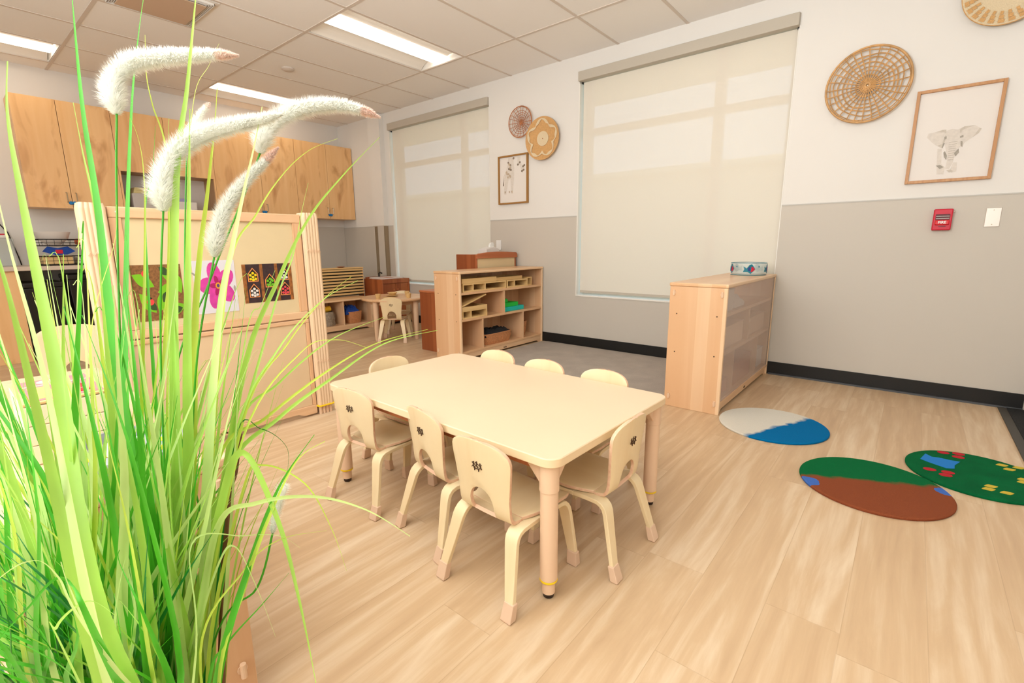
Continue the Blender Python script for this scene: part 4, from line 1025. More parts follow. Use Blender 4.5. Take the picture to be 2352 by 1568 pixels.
# ------------------------------------------------------------------ carpet, floor mats, entry mat
m = MB().prism(rrect(-.765, 1.065, -1.32, -.035, .09, 8), 'Z', .0005, .009)
tag(m.build('carpet', 'rug', bevel=.003), 'grey carpet with rounded corners between the two low shelves', 'carpet')
m = MB().box(2.735, 2.775, -1.06, -.032, .0005, .006, 1).box(2.775, 4.2, -1.06, -.125, .0005, .009, 0).box(2.775, 2.858, -.125, -.032, .0005, .009, 0)
tag(m.build('entry_mat', ['entry', 'entryedge']), 'black entry mat at the right edge with a grey rubber border', 'mat')
def mat_two(name, cA, cB, axis, off, wob, cC=None, spots=()):
    m, nt, p = newmat(name); L = nt.links.new
    tc = N(nt, 'ShaderNodeTexCoord')
    n = N(nt, 'ShaderNodeTexNoise'); n.inputs['Scale'].default_value = 14; n.inputs['Detail'].default_value = 4; L(tc.outputs['Object'], n.inputs['Vector'])
    dt = N(nt, 'ShaderNodeVectorMath', operation='DOT_PRODUCT'); L(tc.outputs['Object'], dt.inputs[0]); dt.inputs[1].default_value = (*axis, 0)
    a = N(nt, 'ShaderNodeMath', operation='MULTIPLY_ADD'); L(n.outputs[0], a.inputs[0]); a.inputs[1].default_value = wob; L(dt.outputs['Value'], a.inputs[2])
    r = N(nt, 'ShaderNodeMapRange'); L(a.outputs[0], r.inputs[0]); r.inputs[1].default_value = off + wob * .5 - .014; r.inputs[2].default_value = off + wob * .5 + .014
    mx = N(nt, 'ShaderNodeMix', data_type='RGBA'); L(r.outputs[0], mx.inputs[0]); mx.inputs[6].default_value = (*lin(cA), 1); mx.inputs[7].default_value = (*lin(cB), 1)
    out = mx.outputs[2]
    for (sx, sy, rad) in spots:
        ds = N(nt, 'ShaderNodeVectorMath', operation='DISTANCE'); L(tc.outputs['Object'], ds.inputs[0]); ds.inputs[1].default_value = (sx, sy, .006)
        b2 = N(nt, 'ShaderNodeMath', operation='MULTIPLY_ADD'); L(n.outputs[0], b2.inputs[0]); b2.inputs[1].default_value = .04; L(ds.outputs['Value'], b2.inputs[2])
        lt = N(nt, 'ShaderNodeMath', operation='LESS_THAN'); L(b2.outputs[0], lt.inputs[0]); lt.inputs[1].default_value = rad + .02
        m3 = N(nt, 'ShaderNodeMix', data_type='RGBA'); L(lt.outputs[0], m3.inputs[0]); L(out, m3.inputs[6]); m3.inputs[7].default_value = (*lin(cC), 1); out = m3.outputs[2]
    L(out, p.inputs['Base Color']); p.inputs['Roughness'].default_value = .95; p.inputs['Specular IOR Level'].default_value = .1
    n3 = N(nt, 'ShaderNodeTexNoise'); n3.inputs['Scale'].default_value = 350; L(tc.outputs['Object'], n3.inputs['Vector'])
    b = N(nt, 'ShaderNodeBump'); b.inputs['Strength'].default_value = .7; b.inputs['Distance'].default_value = .004; L(n3.outputs[0], b.inputs['Height']); L(b.outputs[0], p.inputs['Normal'])
    return m
def disc(cx_, cy_, r, mat, name, label):
    m = MB().lathe((cx_, cy_, .0005), [(0, 0), (r - .002, 0), (r, .003), (r, .008), (r - .004, .0115), (0, .0115)], 64)
    return tag(m.build(name, mat, smooth=True), label, 'floor mat')
disc(1.708, -1.238, .278, mat_two('white_blue_felt', (226, 220, 206), (0, 110, 168), (.91, -.41), .045, .09), 'round_mat', 'round felt mat in white and blue on the floor beside the right shelf')
disc(2.198, -1.748, .268, mat_two('green_brown_felt', (140, 74, 46), (8, 104, 56), (-.434, .9), .028, .07, (72, 112, 190), ((-.215, -.14, .042), (.240, .10, .034))), 'round_mat', 'round felt mat in green and brown with blue edges, nearest of the mats')
MREDF = plain('red_felt', (186, 26, 40), .95); MYELF = plain('yellow_felt', (206, 178, 60), .95)
mt3 = plain('green_felt', (6, 106, 58), .95, noise=.15, nscale=8, bump=.7, bscale=350, spec=.1)
t = thing('round_mat', 'round green felt mat with red and yellow dots, cut by the right edge', 'floor mat', (2.565, -1.345, 0))
C3 = (2.553, -1.348)
MB().lathe((*C3, .0005), [(0, 0), (.25, 0), (.252, .003), (.252, .008), (.248, .0115), (0, .0115)], 64).build('felt_base', mt3, t, smooth=True)
m = MB().prism([(2.376, -1.223), (2.357, -1.311), (2.385, -1.332), (2.447, -1.364), (2.476, -1.346), (2.478, -1.304), (2.5, -1.24), (2.466, -1.245), (2.426, -1.242), (2.40, -1.25)], 'Z', .012, .0135)
m.build('blue_patch', plain('blue_felt', (28, 122, 200), .95), t)
for x, y in ((2.444, -1.153), (2.5, -1.129), (2.497, -1.176), (2.389, -1.424), (2.451, -1.414), (2.442, -1.454)): MB().prism(ell(x, y, .024, .017, .3), 'Z', .0117, .0135).build('red_dot', MREDF, t)
for x, y in ((2.646, -1.166), (2.666, -1.206), (2.701, -1.157), (2.584, -1.469), (2.574, -1.507), (2.628, -1.505), (2.695, -1.336), (2.70, -1.30)): MB().prism(ell(x, y, .022, .014, .5, 12, .15, 4), 'Z', .0117, .0135).build('yellow_dot', MYELF, t)

# ------------------------------------------------------------------ wall decorations
def rattan_disc(cx_, cz, r, nr, ns, mat, label, seed, yy=-.02, tr=.0028):
    rnd = random.Random(seed)
    t = thing('woven_wall_basket', label, 'wall basket', (cx_, yy, cz))
    m = MB()
    for k in range(nr):
        rr = r * (.16 + .84 * (k + .2) / nr) if k < nr - 1 else r * .93
        pts = []
        for q in range(49):
            a = 2 * PI * q / 48; w = rr * (1 + .02 * math.sin(3 * a + k * 2) + .012 * math.sin(7 * a + k)); pts.append((cx_ + w * math.cos(a), yy - .02 * (w / r) ** 2 + .003, cz + w * math.sin(a)))
        m.tube(pts, tr * rnd.uniform(.7, 1.1), 5, caps=False)
    m.build('ring', mat, t, smooth=True)
    m = MB()
    for k in range(ns):
        a = 2 * PI * (k + rnd.uniform(-.15, .15)) / ns; pts = []
        for q in range(9):
            w = r * (.05 + .95 * q / 8); a2 = a + .012 * math.sin(q * .9 + k); pts.append((cx_ + w * math.cos(a2), yy - .02 * (w / r) ** 2, cz + w * math.sin(a2)))
        m.tube(pts, tr * .9, 5)
    m.build('spoke', mat, t, smooth=True)
    m = MB(); m.ring((cx_, yy - .02, cz), r, tr * 1.7, 'Y', 48, 6); m.ring((cx_, yy - .0, cz), r * .06, tr * 2.0, 'Y', 20, 6); m.build('rim', mat, t, smooth=True)
    m = MB().lathe((cx_, yy + .0045, cz), [(.004, 0), (.004, .01), (.0, .01)], 8, 'Y'); m.build('nail', 'steel', t)
rattan_disc(1.848, 2.04, .230, 8, 28, 'rattan', 'large open-weave rattan wheel basket on the white wall, left of the elephant print', 2, tr=.0042)
rattan_disc(-1.076, 2.268, .150, 6, 20, 'rattan2', 'small reddish open-weave rattan disc above the giraffe print', 3)
def woven(cx_, cz, r, label, kind):
    t = thing('woven_wall_basket', label, 'wall basket', (cx_, -.05, cz))
    pr = [(0, .012), (r * .3, .012), (r * .7, .002), (r, -.012), (r, -.018), (r * .7, -.005), (r * .3, .004), (0, .004)]
    MB().lathe((cx_, -.035, cz), pr, 56, 'Y').build('body', 'weave' if kind == 1 else 'weavel', t, smooth=True)
    m = MB()
    if kind == 1:
        n = 72; P = []; Q = []
        for k in range(n):
            a = 2 * PI * k / n; w = abs(math.sin(2.5 * a + .8)); ro = r * (.70 + .22 * w); ri = ro - r * (.10 + .05 * math.sin(11 * a))
            yo = lambda q: -.035 - (.0006 + (.018 * max(0, (q / r - .3) / .7)))
            P.append((cx_ + ro * math.cos(a), yo(ro) - .002, cz + ro * math.sin(a))); Q.append((cx_ + ri * math.cos(a), yo(ri) - .002, cz + ri * math.sin(a)))
        m.add(P + Q, [(i, (i + 1) % n, n + (i + 1) % n, n + i) for i in range(n)])
        m.lathe((cx_, -.0335, cz), [(r * .34, 0), (r * .34, -.004), (0, -.004)], 36, 'Y')
        m.build('pale_pattern', 'weavel', t)
        MB().lathe((cx_, -.0377, cz), [(.006, 0), (.006, -.001), (0, -.001)], 10, 'Y').build('centre_knot', 'rattan2', t)
    else:
        for k in range(26):
            a = 2 * PI * k / 26
            for j in range(3):
                r0 = r * (.64 + .11 * j); r1 = r * (.74 + .11 * j); w0 = (.055, .07, .08)[j]; w1 = w0 * .9
                yy = lambda q: -.0352 - (.0012 + .019 * max(0, (q / r - .3) / .7)); sh_ = .02 * j
                m.add([(cx_ + r0 * math.cos(a - w0 + sh_), yy(r0), cz + r0 * math.sin(a - w0 + sh_)), (cx_ + r0 * math.cos(a + w0 + sh_), yy(r0), cz + r0 * math.sin(a + w0 + sh_)),
                       (cx_ + r1 * math.cos(a + w1 + sh_), yy(r1), cz + r1 * math.sin(a + w1 + sh_)), (cx_ + r1 * math.cos(a - w1 + sh_), yy(r1), cz + r1 * math.sin(a - w1 + sh_))], [(0, 1, 2, 3)])
        m.lathe((cx_, -.0335, cz), [(r * .32, 0), (r * .32, -.003), (0, -.003)], 36, 'Y')
        m.build('tan_pattern', 'weave', t)
        MB().ring((cx_, -.049, cz), r, .004, 'Y', 56, 6).build('rim', 'weave', t, smooth=True)
woven(-.79, 2.068, .205, 'tan woven disc basket with a pale scalloped pattern, overlapping the small rattan one', 1)
woven(2.457, 2.432, .198, 'cream and tan striped woven basket cut by the top right corner', 2)

def picture(label, x0, x1, z0, z1, fw, fm_, layers, mats):
    t = thing('framed_picture', label, 'framed picture', ((x0 + x1) / 2, -.012, z0))
    m = MB()
    m.box(x0, x0 + fw, -.026, -.0015, z0, z1).box(x1 - fw, x1, -.026, -.0015, z0, z1).box(x0 + fw, x1 - fw, -.026, -.0015, z0, z0 + fw).box(x0 + fw, x1 - fw, -.026, -.0015, z1 - fw, z1)
    m.build('frame', fm_, t, bevel=.0015)
    MB().box(x0 + fw, x1 - fw, -.009, -.004, z0 + fw, z1 - fw).build('paper', 'paper', t)
    m = MB()
    for k, (mi, poly) in enumerate(layers): m.prism(poly, 'Y', -.0088, -.0092 - .0002 * k, mi)
    m.build('drawing', mats, t)
L_ = [(0, [(2.281, 1.703), (2.236, 1.696), (2.198, 1.691), (2.193, 1.669), (2.214, 1.644), (2.239, 1.618), (2.274, 1.596), (2.283, 1.635), (2.284, 1.678)]),
      (0, [(2.337, 1.697), (2.362, 1.71), (2.409, 1.71), (2.442, 1.686), (2.432, 1.662), (2.405, 1.64), (2.375, 1.614), (2.368, 1.589), (2.358, 1.642)]),
      (0, [(2.253, 1.594), (2.274, 1.592), (2.282, 1.502), (2.303, 1.477), (2.301, 1.437), (2.268, 1.44), (2.262, 1.49)]),
      (0, [(2.338, 1.504), (2.355, 1.503), (2.359, 1.449), (2.335, 1.442), (2.329, 1.465)]),
      (0, [(2.282, 1.696), (2.309, 1.703), (2.337, 1.695), (2.363, 1.654), (2.364, 1.598), (2.345, 1.583), (2.335, 1.5), (2.322, 1.466), (2.304, 1.468), (2.308, 1.521), (2.292, 1.589), (2.278, 1.644)]),
      (1, [(2.236, 1.696), (2.262, 1.704), (2.281, 1.703), (2.283, 1.68), (2.272, 1.69), (2.25, 1.692)]),
      (1, [(2.345, 1.697), (2.362, 1.71), (2.409, 1.71), (2.38, 1.700), (2.356, 1.688), (2.352, 1.67), (2.346, 1.68)]),
      (1, [(2.442, 1.686), (2.432, 1.662), (2.405, 1.64), (2.42, 1.664), (2.432, 1.69)]),
      (1, [(2.274, 1.596), (2.283, 1.635), (2.284, 1.678), (2.276, 1.65), (2.27, 1.62), (2.25, 1.612)]),
      (2, [(2.29, 1.576), (2.303, 1.548), (2.303, 1.522), (2.29, 1.541), (2.284, 1.568)]), (2, [(2.352, 1.584), (2.357, 1.56), (2.344, 1.539), (2.334, 1.558)]),
      (2, [(2.258, 1.493), (2.278, 1.495), (2.297, 1.48), (2.279, 1.471)]), (2, [(2.356, 1.627), (2.366, 1.622), (2.368, 1.591), (2.36, 1.598)]),
      (2, [(2.277, 1.627), (2.284, 1.622), (2.276, 1.594), (2.272, 1.60)]), (2, [(2.277, 1.66), (2.287, 1.664), (2.289, 1.65), (2.28, 1.644)]), (2, [(2.35, 1.655), (2.364, 1.66), (2.366, 1.648), (2.352, 1.645)]),
      (1, [(2.312, 1.46), (2.33, 1.463), (2.345, 1.452), (2.326, 1.447)])]
for k in range(9): L_.append((1, [(2.303 + .001 * k, 1.626 - k * .013), (2.342 - .001 * k, 1.628 - k * .013), (2.342 - .001 * k, 1.6265 - k * .013), (2.303 + .001 * k, 1.6245 - k * .013)]))
picture('oak-framed pencil drawing of an elephant on the right part of the wall', 2.115, 2.519, 1.391, 1.948, .017, 'frameoak', L_, ['inkL', 'inkM', 'inkD'])
L_ = [(0, [(-1.263, 1.947), (-1.194, 1.939), (-1.184, 1.82), (-1.184, 1.764), (-1.203, 1.568), (-1.226, 1.57), (-1.235, 1.72), (-1.262, 1.72), (-1.297, 1.566), (-1.327, 1.568), (-1.320, 1.70), (-1.343, 1.74), (-1.30, 1.80), (-1.275, 1.87)]),
      (2, [(-1.337, 1.735), (-1.326, 1.656), (-1.344, 1.657)]), (0, [(-1.137, 1.94), (-1.097, 1.936), (-1.103, 1.882), (-1.042, 1.826), (-1.07, 1.766), (-1.109, 1.858), (-1.137, 1.844)])]
rnd = random.Random(11)
for k in range(16):
    z = rnd.uniform(1.74, 1.93); x = -1.23 + rnd.uniform(-.03, .04) - (1.93 - z) * .25; L_.append((2 if k % 3 == 0 else 1, ell(x, z, .011, .013, rnd.random() * 3, 7)))
for x, z in ((-1.13, 1.86), (-1.105, 1.88), (-1.06, 1.835), (-1.055, 1.80), (-1.045, 1.845), (-1.075, 1.79)): L_.append((2, ell(x, z, .012, .01, .5, 8)))
for x in (-1.31, -1.215, -1.25): L_.append((1, [(x - .006, 1.60), (x + .006, 1.60), (x + .004, 1.58), (x - .004, 1.58)]))
picture('narrow-framed print of a giraffe between the two windows', -1.40, -.992, 1.462, 1.975 - .01, .016, 'framegold', L_, ['inkL', plain('ink_tan', (196, 176, 152), .7), plain('ink_brown', (140, 124, 108), .7)])

# fire alarm pull and blank plate
t = thing('fire_alarm', 'red fire alarm pull station on the grey wall under the elephant print', 'fire alarm', (2.33, -.03, 1.16))
MB().box(2.284, 2.376, -.045, -.0065, 1.093, 1.224).build('body', 'red', t, bevel=.006)
MB().box(2.296, 2.364, -.050, -.0452, 1.158, 1.192).build('window_label', 'darkred', t, bevel=.002)
for k in range(2): MB().box(2.298, 2.362, -.0515, -.0503, 1.163 + k * .014, 1.167 + k * .014).build('label_line', 'lip', t)
MB().box(2.296, 2.364, -.058, -.0452, 1.126, 1.154).build('pull_handle', plain('bright_red', (216, 20, 28), .3), t, bevel=.004)
MB().box(2.315, 2.35, -.046, -.0452, 1.115, 1.118).build('slot', 'dark', t)
MB().lathe((2.378, -.025, 1.205), [(.004, 0), (.004, .004)], 10, 'X').build('lock', 'steelp', t)
def text(s, parent, mat, size, loc, rot=(PI / 2, 0, 0), ext=.0004):
    c = bpy.data.curves.new('lettering', 'FONT'); c.body = s; c.size = size; c.extrude = ext; c.align_x = 'CENTER'; c.align_y = 'CENTER'; c.offset = .0006 * size / .02
    o = bpy.data.objects.new('lettering', c); COL.objects.link(o); bpy.context.view_layer.update()
    me = bpy.data.meshes.new_from_object(o.evaluated_get(bpy.context.evaluated_depsgraph_get())); bpy.data.objects.remove(o)
    o = bpy.data.objects.new('lettering', me); COL.objects.link(o); me.materials.clear(); me.materials.append(MT[mat])
    o.parent = parent; o.location = Vector(loc) - LOC[parent.name]; o.rotation_euler = rot; return o
text('FIRE', t, 'white', .022, (2.33, -.0588, 1.141))
t = thing('blank_plate', 'brushed blank switch plate on the wall to the right of the fire alarm', 'wall plate', (2.56, -.01, 1.165))
MB().box(2.526, 2.594, -.0115, -.0065, 1.108, 1.221).build('plate', 'steelp', t, bevel=.003)
for z in (1.122, 1.207): MB().lathe((2.56, -.0115, z), [(.003, 0), (.003, -.001), (0, -.001)], 10, 'Y').build('screw', 'steel', t)

# ------------------------------------------------------------------ near low shelf with puzzles
t = thing('puzzle_shelf', 'low maple shelf seen from above at the lower left, behind the grass', 'shelf', (.58, -4.0, 0))
x0, x1, y0, y1, h = -.02, 1.175, -4.175, -3.838, .60
MB().box(x0 - .004, x1 + .004, y0 - .004, y1 + .004, h - .022, h).build('top_panel', 'mapleEnd', t, bevel=.006, seg=3)
for x in (x0, x1 - .02):
    MB().box(x, x + .02, y0, y1, 0, h - .0225).build('side_panel', 'mapleV', t, bevel=.003)
MB().box(x0 + .02, x1 - .02, y0, y0 + .01, .06, h - .0225).build('back_panel', 'mapleV', t)
for z in (.062, .32): MB().box(x0 + .02, x1 - .02, y0 + .01, y1 - .006, z, z + .02).build('shelf', 'mapleEnd', t)
for z in (.10, .54):
    c = MB(); c.tube([(x1 + .0065, y1 - .028, z - .017), (x1 + .0065, y1 - .028, z + .017)], .0065, 10); c.lathe((x1 + .0002, y1 - .028, z), [(.011, 0), (.011, .002)], 14, 'X')
    c.build('connector', 'legtube', t, smooth=True)
def puzzle(x0, x1, y0, y1, z0, h, label, mats, shapes):
    t = thing('wooden_puzzle', label, 'puzzle', ((x0 + x1) / 2, (y0 + y1) / 2, z0))
    MB().box(x0, x1, y0, y1, z0, z0 + h).build('board', 'block', t, bevel=.002)
    m = MB()
    for k, (mi, poly) in enumerate(shapes): m.prism([(x0 + u * (x1 - x0), y0 + v * (y1 - y0)) for u, v in poly], 'Z', z0 + h - .0005, z0 + h + .0008 + .0003 * k, mi)
    m.build('pieces', mats, t)
cream = plain('cream_block', (248, 228, 190), .5)
Z = .6005
for k in range(3):
    t = thing('puzzle_crate', ['lowest', 'middle', 'top'][k] + ' cream wooden puzzle crate of the pile under the pink puzzle', 'crate', (.8, -4.0, Z + k * .04), 0, 'cream puzzle crates')
    MB().box(.70, .93, -4.10, -3.965, Z + k * .04, Z + k * .04 + .039).build('body', cream, t, bevel=.002)
puzzle(.705, .93, -4.10, -3.965, Z + .1203, .006, 'pink printed wooden puzzle on top of the crate pile behind the grass', ['pink', cream, plain('yellow_print', (238, 214, 110), .5), 'red'],
       [(0, [(.04, .06), (.96, .06), (.96, .94), (.04, .94)]), (1, [(.3, .1), (.33, .1), (.33, .9), (.3, .9)]), (2, [(.4, .15), (.9, .15), (.9, .4), (.4, .4)]), (3, ell(.6, .65, .12, .15)), (1, ell(.18, .5, .08, .2)), (3, ell(.82, .7, .06, .12))])
t = thing('play_tray', 'round grey felt tray with yellow flowers on the low shelf behind the grass', 'tray', (1.03, -3.96, Z))
MB().lathe((1.04, -3.965, Z), [(0, 0), (.10, 0), (.112, .012), (.112, .035), (.104, .036), (.102, .014), (0, .012)], 40).build('body', 'greyfelt', t, smooth=True)
m = MB()
for a, q in ((.3, .07), (1.2, .06), (2.0, .075), (4.4, .06), (5.4, .07)): m.prism(ell(1.04 + q * math.cos(a), -3.965 + q * math.sin(a), .017, .017, 0, 20, .35, 5), 'Z', Z + .0125, Z + .0145)
m.build('flower_print', 'yellow', t)
m = MB().lathe((1.03, -3.975, Z + .0146), [(.03, 0), (.03, .02), (.026, .024), (0, .024)], 24); m.build('counter_disc', 'plastic', t, smooth=True)
puzzle(.40, .66, -4.12, -3.90, Z, .012, 'flat wooden number puzzle at the far end of the low shelf', ['cherrytop', 'teal', 'yellow'], [(0, ell(.3, .3, .15, .15)), (1, ell(.7, .35, .13, .15)), (2, ell(.5, .72, .16, .13))])

# ------------------------------------------------------------------ ornamental grass
rnd = random.Random(21)
PR = Vector((1.535, -4.055, .30))
t = thing('ornamental_grass', 'tall artificial grass with white foxtail plumes filling the left foreground', 'plant', (PR.x, PR.y, 0))
MB().lathe((PR.x, PR.y, 0), [(0, 0), (.10, 0), (.115, .02), (.135, .27), (.14, .30), (.128, .30), (.122, .26), (0, .255)], 36).build('planter', plain('grey_planter', (120, 112, 104), .7), t, smooth=True)
GM = [leafmat('grass_lime', (172, 216, 92)), leafmat('grass_light', (208, 234, 146)), leafmat('grass_green', (84, 186, 44)), leafmat('grass_deep', (20, 122, 40), .25), leafmat('grass_yellow', (196, 220, 84)), leafmat('grass_brown', (110, 66, 34), .1)]
def bez(p, u):
    pts = [Vector(q) for q in p]
    while len(pts) > 1: pts = [pts[i].lerp(pts[i + 1], u) for i in range(len(pts) - 1)]
    return pts[0]
def catmull(P, n=8):
    out = []; P = [P[0]] + P + [P[-1]]
    for i in range(1, len(P) - 2):
        for k in range(n):
            u = k / n; a, b, c, d = P[i - 1], P[i], P[i + 1], P[i + 2]
            out.append(.5 * ((2 * b) + (c - a) * u + (2 * a - 5 * b + 4 * c - d) * u * u + (3 * b - a - 3 * c + d) * u ** 3))
    out.append(P[-2]); return out
def blade(mb, pts, w, mi, yaw=None, taper=1.6, base=.55):
    """a folded leaf ribbon with a midrib, widest a third of the way up"""
    k = len(pts); vs = []; fs = []
    tot = sum((pts[i + 1] - pts[i]).length for i in range(k - 1)); s = 0
    ax = Vector((math.cos(yaw), math.sin(yaw), 0)) if yaw is not None else None
    for i, p in enumerate(pts):
        if i: s += (pts[i] - pts[i - 1]).length
        u = s / tot; tg = (pts[min(i + 1, k - 1)] - pts[max(i - 1, 0)]).normalized()
        b = tg.cross(ax if ax is not None else Vector((0, 1, 0)))
        if b.length < .05: b = tg.orthogonal()
        b.normalize(); n = tg.cross(b)
        ww = w * .5 * min(1, base * .5 + u * 1.7) * max(.06, (1 - u ** taper))
        vs += [p - b * ww, p + n * ww * .35, p + b * ww]
    for i in range(k - 1):
        a = i * 3; fs += [(a, a + 1, a + 4, a + 3), (a + 1, a + 2, a + 5, a + 4)]
    mb.add(vs, fs, mi)
VY = math.atan2(-FW.y, -FW.x)
fol = MB()
def hero(px, w, mi, root=True, dy=0):
    P = [at(*q) for q in px]
    if root: P = [PR + Vector((rnd.uniform(-.05, .05), rnd.uniform(-.05, .05), -.02))] + P
    blade(fol, catmull(P, 8), w * 1.45, mi, VY + dy + rnd.uniform(-.5, .5), 2.2)
HB = [([(430, 1500, .62), (400, 900, .60), (405, 420, .58), (430, 200, .57), (450, -10, .56), (458, -90, .55)], .012, 0),
      ([(430, 1300, .60), (430, 800, .58), (434, 450, .57), (436, 250, .57)], .0115, 0),
      ([(360, 1400, .55), (270, 850, .53), (225, 480, .52), (190, 250, .52), (165, -10, .52), (160, -60, .52)], .012, 2),
      ([(330, 1400, .66), (290, 950, .66), (291, 560, .66), (302, 250, .66), (318, 80, .66), (332, -20, .66)], .0095, 2),
      ([(345, 1300, .64), (385, 700, .64), (384, 370, .64), (350, 240, .64), (336, 170, .64), (333, 80, .64)], .0055, 4),
      ([(430, 1300, .7), (430, 500, .7), (445, 230, .7), (480, 150, .7), (503, 100, .7)], .0055, 4),
      ([(260, 1500, .42), (130, 850, .42), (55, 480, .43), (18, 270, .44), (17, 140, .45)], .0135, 0),
      ([(230, 1500, .38), (110, 900, .38), (20, 560, .38), (-20, 380, .38)], .011, 1),
      ([(230, 1550, .40), (110, 1050, .36), (10, 640, .33), (-60, 450, .33)], .0105, 0),
      ([(430, 1300, .62), (450, 700, .62), (478, 430, .62), (492, 300, .62), (499, 200, .62)], .010, 4),
      ([(470, 1300, .58), (500, 760, .58), (535, 560, .58), (560, 440, .58), (585, 330, .58), (602, 245, .58)], .0115, 1),
      ([(470, 1300, .7), (520, 650, .7), (590, 490, .7), (650, 400, .7), (710, 345, .7), (776, 318, .7)], .0055, 4),
      ([(470, 1350, .66), (560, 850, .66), (640, 640, .66), (710, 500, .66), (790, 400, .66), (872, 315, .66)], .0075, 0),
      ([(480, 1300, .68), (620, 740, .68), (672, 590, .68), (692, 490, .68), (708, 420, .68)], .0055, 0),
      ([(330, 1400, .6), (255, 760, .6), (222, 500, .6), (190, 350, .6), (168, 235, .6)], .008, 0),
      ([(390, 1300, .64), (335, 560, .64), (350, 400, .64), (357, 290, .64)], .005, 2),
      ([(330, 1300, .62), (333, 560, .62), (330, 400, .62), (318, 320, .62), (298, 270, .62)], .005, 4),
      ([(420, 1300, .6), (390, 400, .6), (388, 272, .6)], .005, 0),
      ([(430, 1500, .6), (520, 1090, .6), (640, 960, .6), (760, 870, .6), (880, 790, .6), (1005, 758, .6)], .006, 0),
      ([(430, 1500, .62), (500, 1060, .62), (610, 960, .62), (740, 860, .62), (860, 790, .62), (983, 756, .62)], .005, 4),
      ([(440, 1500, .55), (500, 1210, .52), (590, 1155, .5), (720, 1140, .5), (840, 1170, .5), (942, 1231, .5)], .0075, 1),
      ([(450, 1500, .64), (540, 1000, .64), (640, 880, .64), (760, 780, .64), (882, 728, .64)], .0048, 0),
      ([(450, 1500, .6), (540, 1000, .6), (640, 800, .6), (740, 690, .6), (822, 644, .6)], .005, 0),
      ([(460, 1500, .6), (560, 960, .6), (660, 790, .6), (740, 690, .6), (808, 634, .6)], .004, 4),
      ([(450, 1500, .58), (560, 1000, .58), (690, 810, .58), (770, 780, .58), (842, 798, .58)], .004, 4),
      ([(450, 1500, .55), (510, 1150, .52), (560, 1040, .5), (640, 1200, .5), (690, 1390, .5), (728, 1580, .5)], .0085, 0),
      ([(440, 1500, .55), (500, 1300, .52), (540, 1255, .5), (590, 1350, .5), (633, 1462, .5)], .004, 1),
      ([(500, 1560, .5), (560, 1350, .5), (615, 1195, .5), (680, 1060, .5), (746, 1013, .5)], .007, 4),
      ([(500, 1560, .5), (575, 1290, .5), (640, 1120, .5), (722, 998, .5)], .008, 2),
      ([(480, 1568, .52), (520, 1480, .5), (600, 1390, .5), (664, 1315, .5)], .004, 2),
      ([(480, 1500, .56), (560, 1120, .56), (605, 1068, .56), (700, 1110, .56), (760, 1210, .56), (796, 1310, .56)], .0035, 4),
      ([(480, 1500, .6), (540, 1010, .6), (600, 985, .6), (660, 1030, .6), (655, 1112, .6)], .003, 3),
      ([(450, 1500, .5), (440, 1250, .5), (560, 1230, .5), (640, 1230, .5), (690, 1258, .5)], .0035, 1),
      ([(460, 1500, .5), (560, 1310, .5), (640, 1240, .5), (750, 1218, .5)], .003, 4),
      ([(470, 1500, .66), (560, 800, .66), (600, 700, .66), (632, 620, .66)], .005, 0),
      ([(300, 1500, .5), (230, 1000, .5), (210, 760, .5), (262, 560, .5), (268, 470, .5)], .004, 4),
      ([(240, 1500, .36), (150, 1330, .34), (60, 1400, .32), (-30, 1500, .3)], .010, 2),
      ([(240, 1500, .36), (130, 1320, .32), (60, 1290, .3), (-30, 1350, .3)], .006, 1),
      ([(330, 1600, .42), (220, 1470, .36), (160, 1350, .34), (140, 1290, .33)], .009, 1),
      ([(150, 1500, .4), (130, 1440, .36), (200, 1380, .34), (264, 1412, .33)], .006, 0)]
for a in HB: hero(*a)
def rb(n, xr, yr, dr, wr, mis, bow=40):
    for _ in range(n):
        tx, ty, d = rnd.uniform(*xr), rnd.uniform(*yr), rnd.uniform(*dr)
        bxp = 290 + (tx - 290) * .22 + rnd.uniform(-130, 150); by = 1620
        mx_ = bxp + (tx - bxp) * .42 + rnd.uniform(-bow, bow) * .6; my = by + (ty - by) * .55
        root = PR + Vector((rnd.uniform(-.08, .08), rnd.uniform(-.08, .08), -.02))
        P = [root, at(bxp, by, d * .5 + .33), at(mx_, my, d), at(tx, ty, d)]
        if rnd.random() < .18: P.append(at(tx + (tx - mx_) * .25 + rnd.uniform(-20, 20), ty - rnd.uniform(5, 50), d))
        blade(fol, catmull(P, 5), rnd.uniform(*wr), rnd.choice(mis), VY + rnd.uniform(-.9, .9), 2.0)
LT = [0, 0, 0, 1, 1, 4, 2]
rb(85, (-250, 300), (520, 1000), (.40, .62), (.009, .016), [0, 0, 0, 1, 1, 4, 2, 2], 25)
rb(60, (300, 560), (640, 1050), (.5, .72), (.006, .012), LT, 25)
rb(22, (540, 740), (700, 1150), (.55, .75), (.0025, .0045), [0, 1, 4, 2], 40)
rb(90, (-150, 520), (900, 1300), (.45, .72), (.006, .013), [0, 2, 2, 2, 3, 0, 1, 4], 30)
rb(110, (-300, 540), (1050, 1500), (.5, .78), (.008, .015), [2, 2, 3, 3, 2, 0], 30)
rb(80, (-300, 420), (1150, 1500), (.42, .56), (.006, .012), [2, 3, 2, 0, 3, 2], 25)
fol.build('foliage', GM, t, smooth=True, angle=70)
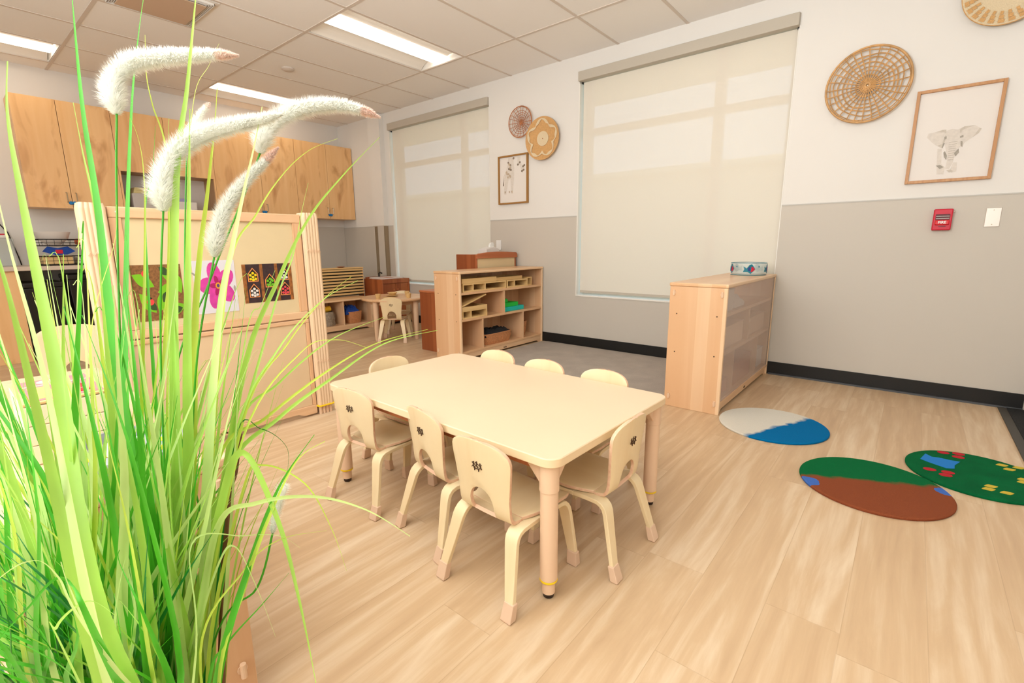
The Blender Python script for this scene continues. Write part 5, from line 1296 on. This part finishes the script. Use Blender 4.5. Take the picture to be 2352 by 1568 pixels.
for px in ([(475, 1568, .70), (482, 1490, .70), (478, 1420, .70)], [(520, 1200, .72), (538, 1080, .72), (548, 995, .72)], [(418, 1380, .66), (412, 1290, .66), (414, 1240, .66)], [(340, 1200, .62), (330, 1120, .62)], [(440, 1250, .75), (452, 1500, .75)]):
    P = [at(*q) for q in px]
    if P[0].z > P[-1].z: P = P[::-1]
    m = MB(); pts = catmull([PR + Vector((rnd.uniform(-.04, .04), rnd.uniform(-.04, .04), -.03))] + P, 6); m.tube(pts, [.0055] * len(pts), 8); m.build('stem', GM[5], t, smooth=True)
plm = leafmat('plume_cream', (255, 255, 250), .55, .0); plt = leafmat('plume_tip', (255, 236, 226), .55, .03)
def plume(px, r0, r1, stalk, seed, tip=0, nh=9000):
    r_ = random.Random(seed); P = catmull([at(*q) for q in px], 10); k = len(P); m = MB()
    L = [0]
    for i in range(1, k): L.append(L[-1] + (P[i] - P[i - 1]).length)
    def rad(u): return (r0 + (r1 - r0) * u ** 1.5) * min(1, .35 + 9 * u) * min(1, .25 + (1 - u) * 9)
    m.tube(P, [max(.001, rad(L[i] / L[-1]) * .52) for i in range(k)], 10)
    up = None
    for h_ in range(nh):
        u = r_.random(); s = u * L[-1]; i = 0
        while i < k - 2 and L[i + 1] < s: i += 1
        f = (s - L[i]) / max(1e-6, L[i + 1] - L[i]); p = P[i].lerp(P[i + 1], f); tg = (P[i + 1] - P[i]).normalized()
        o = tg.orthogonal().normalized(); o.rotate(Matrix.Rotation(r_.random() * 2 * PI, 3, tg))
        d = (o + tg * r_.uniform(.1, .9)).normalized(); R = rad(u); l = R * r_.uniform(.55, 1.25) + .0008
        a = p + o * R * .45; b = a + d * l * .75; sd = d.cross(tg).normalized() * .00055
        m.add([a - sd, a + sd, b], [(0, 1, 2)], 1 if (tip and u > .86) else 0)
    o = m.build('plume', [plm, plt], t)
    S_ = [at(*q) for q in stalk]; pts = catmull([PR + Vector((rnd.uniform(-.03, .03), rnd.uniform(-.03, .03), -.02))] + S_ + [P[0], P[3]], 8)
    MB().tube(pts, .0013, 6).build('stalk', GM[2], o, smooth=True)
plume([(268, 262, .60), (258, 205, .60), (275, 160, .60), (330, 137, .60), (420, 130, .60), (490, 126, .60), (548, 128, .60)], .0155, .0045, [(320, 1300, .6), (280, 850, .6), (268, 450, .6)], 1, 1)
plume([(375, 485, .58), (372, 420, .58), (395, 360, .58), (445, 318, .58), (520, 292, .58), (590, 278, .58), (650, 262, .58)], .0175, .006, [(385, 1300, .6), (370, 850, .6), (370, 620, .58)], 2)
plume([(597, 352, .64), (606, 310, .64), (640, 272, .64), (700, 248, .64), (770, 242, .64), (825, 252, .64), (873, 270, .64)], .0165, .0045, [(480, 1300, .64), (400, 900, .64), (480, 650, .64), (560, 450, .64)], 3, 1)
plume([(492, 590, .6), (500, 530, .6), (522, 470, .6), (560, 420, .6), (600, 380, .6), (640, 338, .6)], .0135, .0045, [(430, 1300, .62), (450, 850, .6)], 4, 1)
plume([(430, 318, .8), (445, 290, .8), (462, 262, .8), (482, 236, .8)], .012, .004, [(450, 1300, .75), (425, 700, .8)], 5, 1, 2200)
plume([(626, 1225, .6), (636, 1170, .6), (652, 1110, .6)], .0055, .010, [(500, 1450, .6), (590, 1350, .6)], 6, 0, 1200)
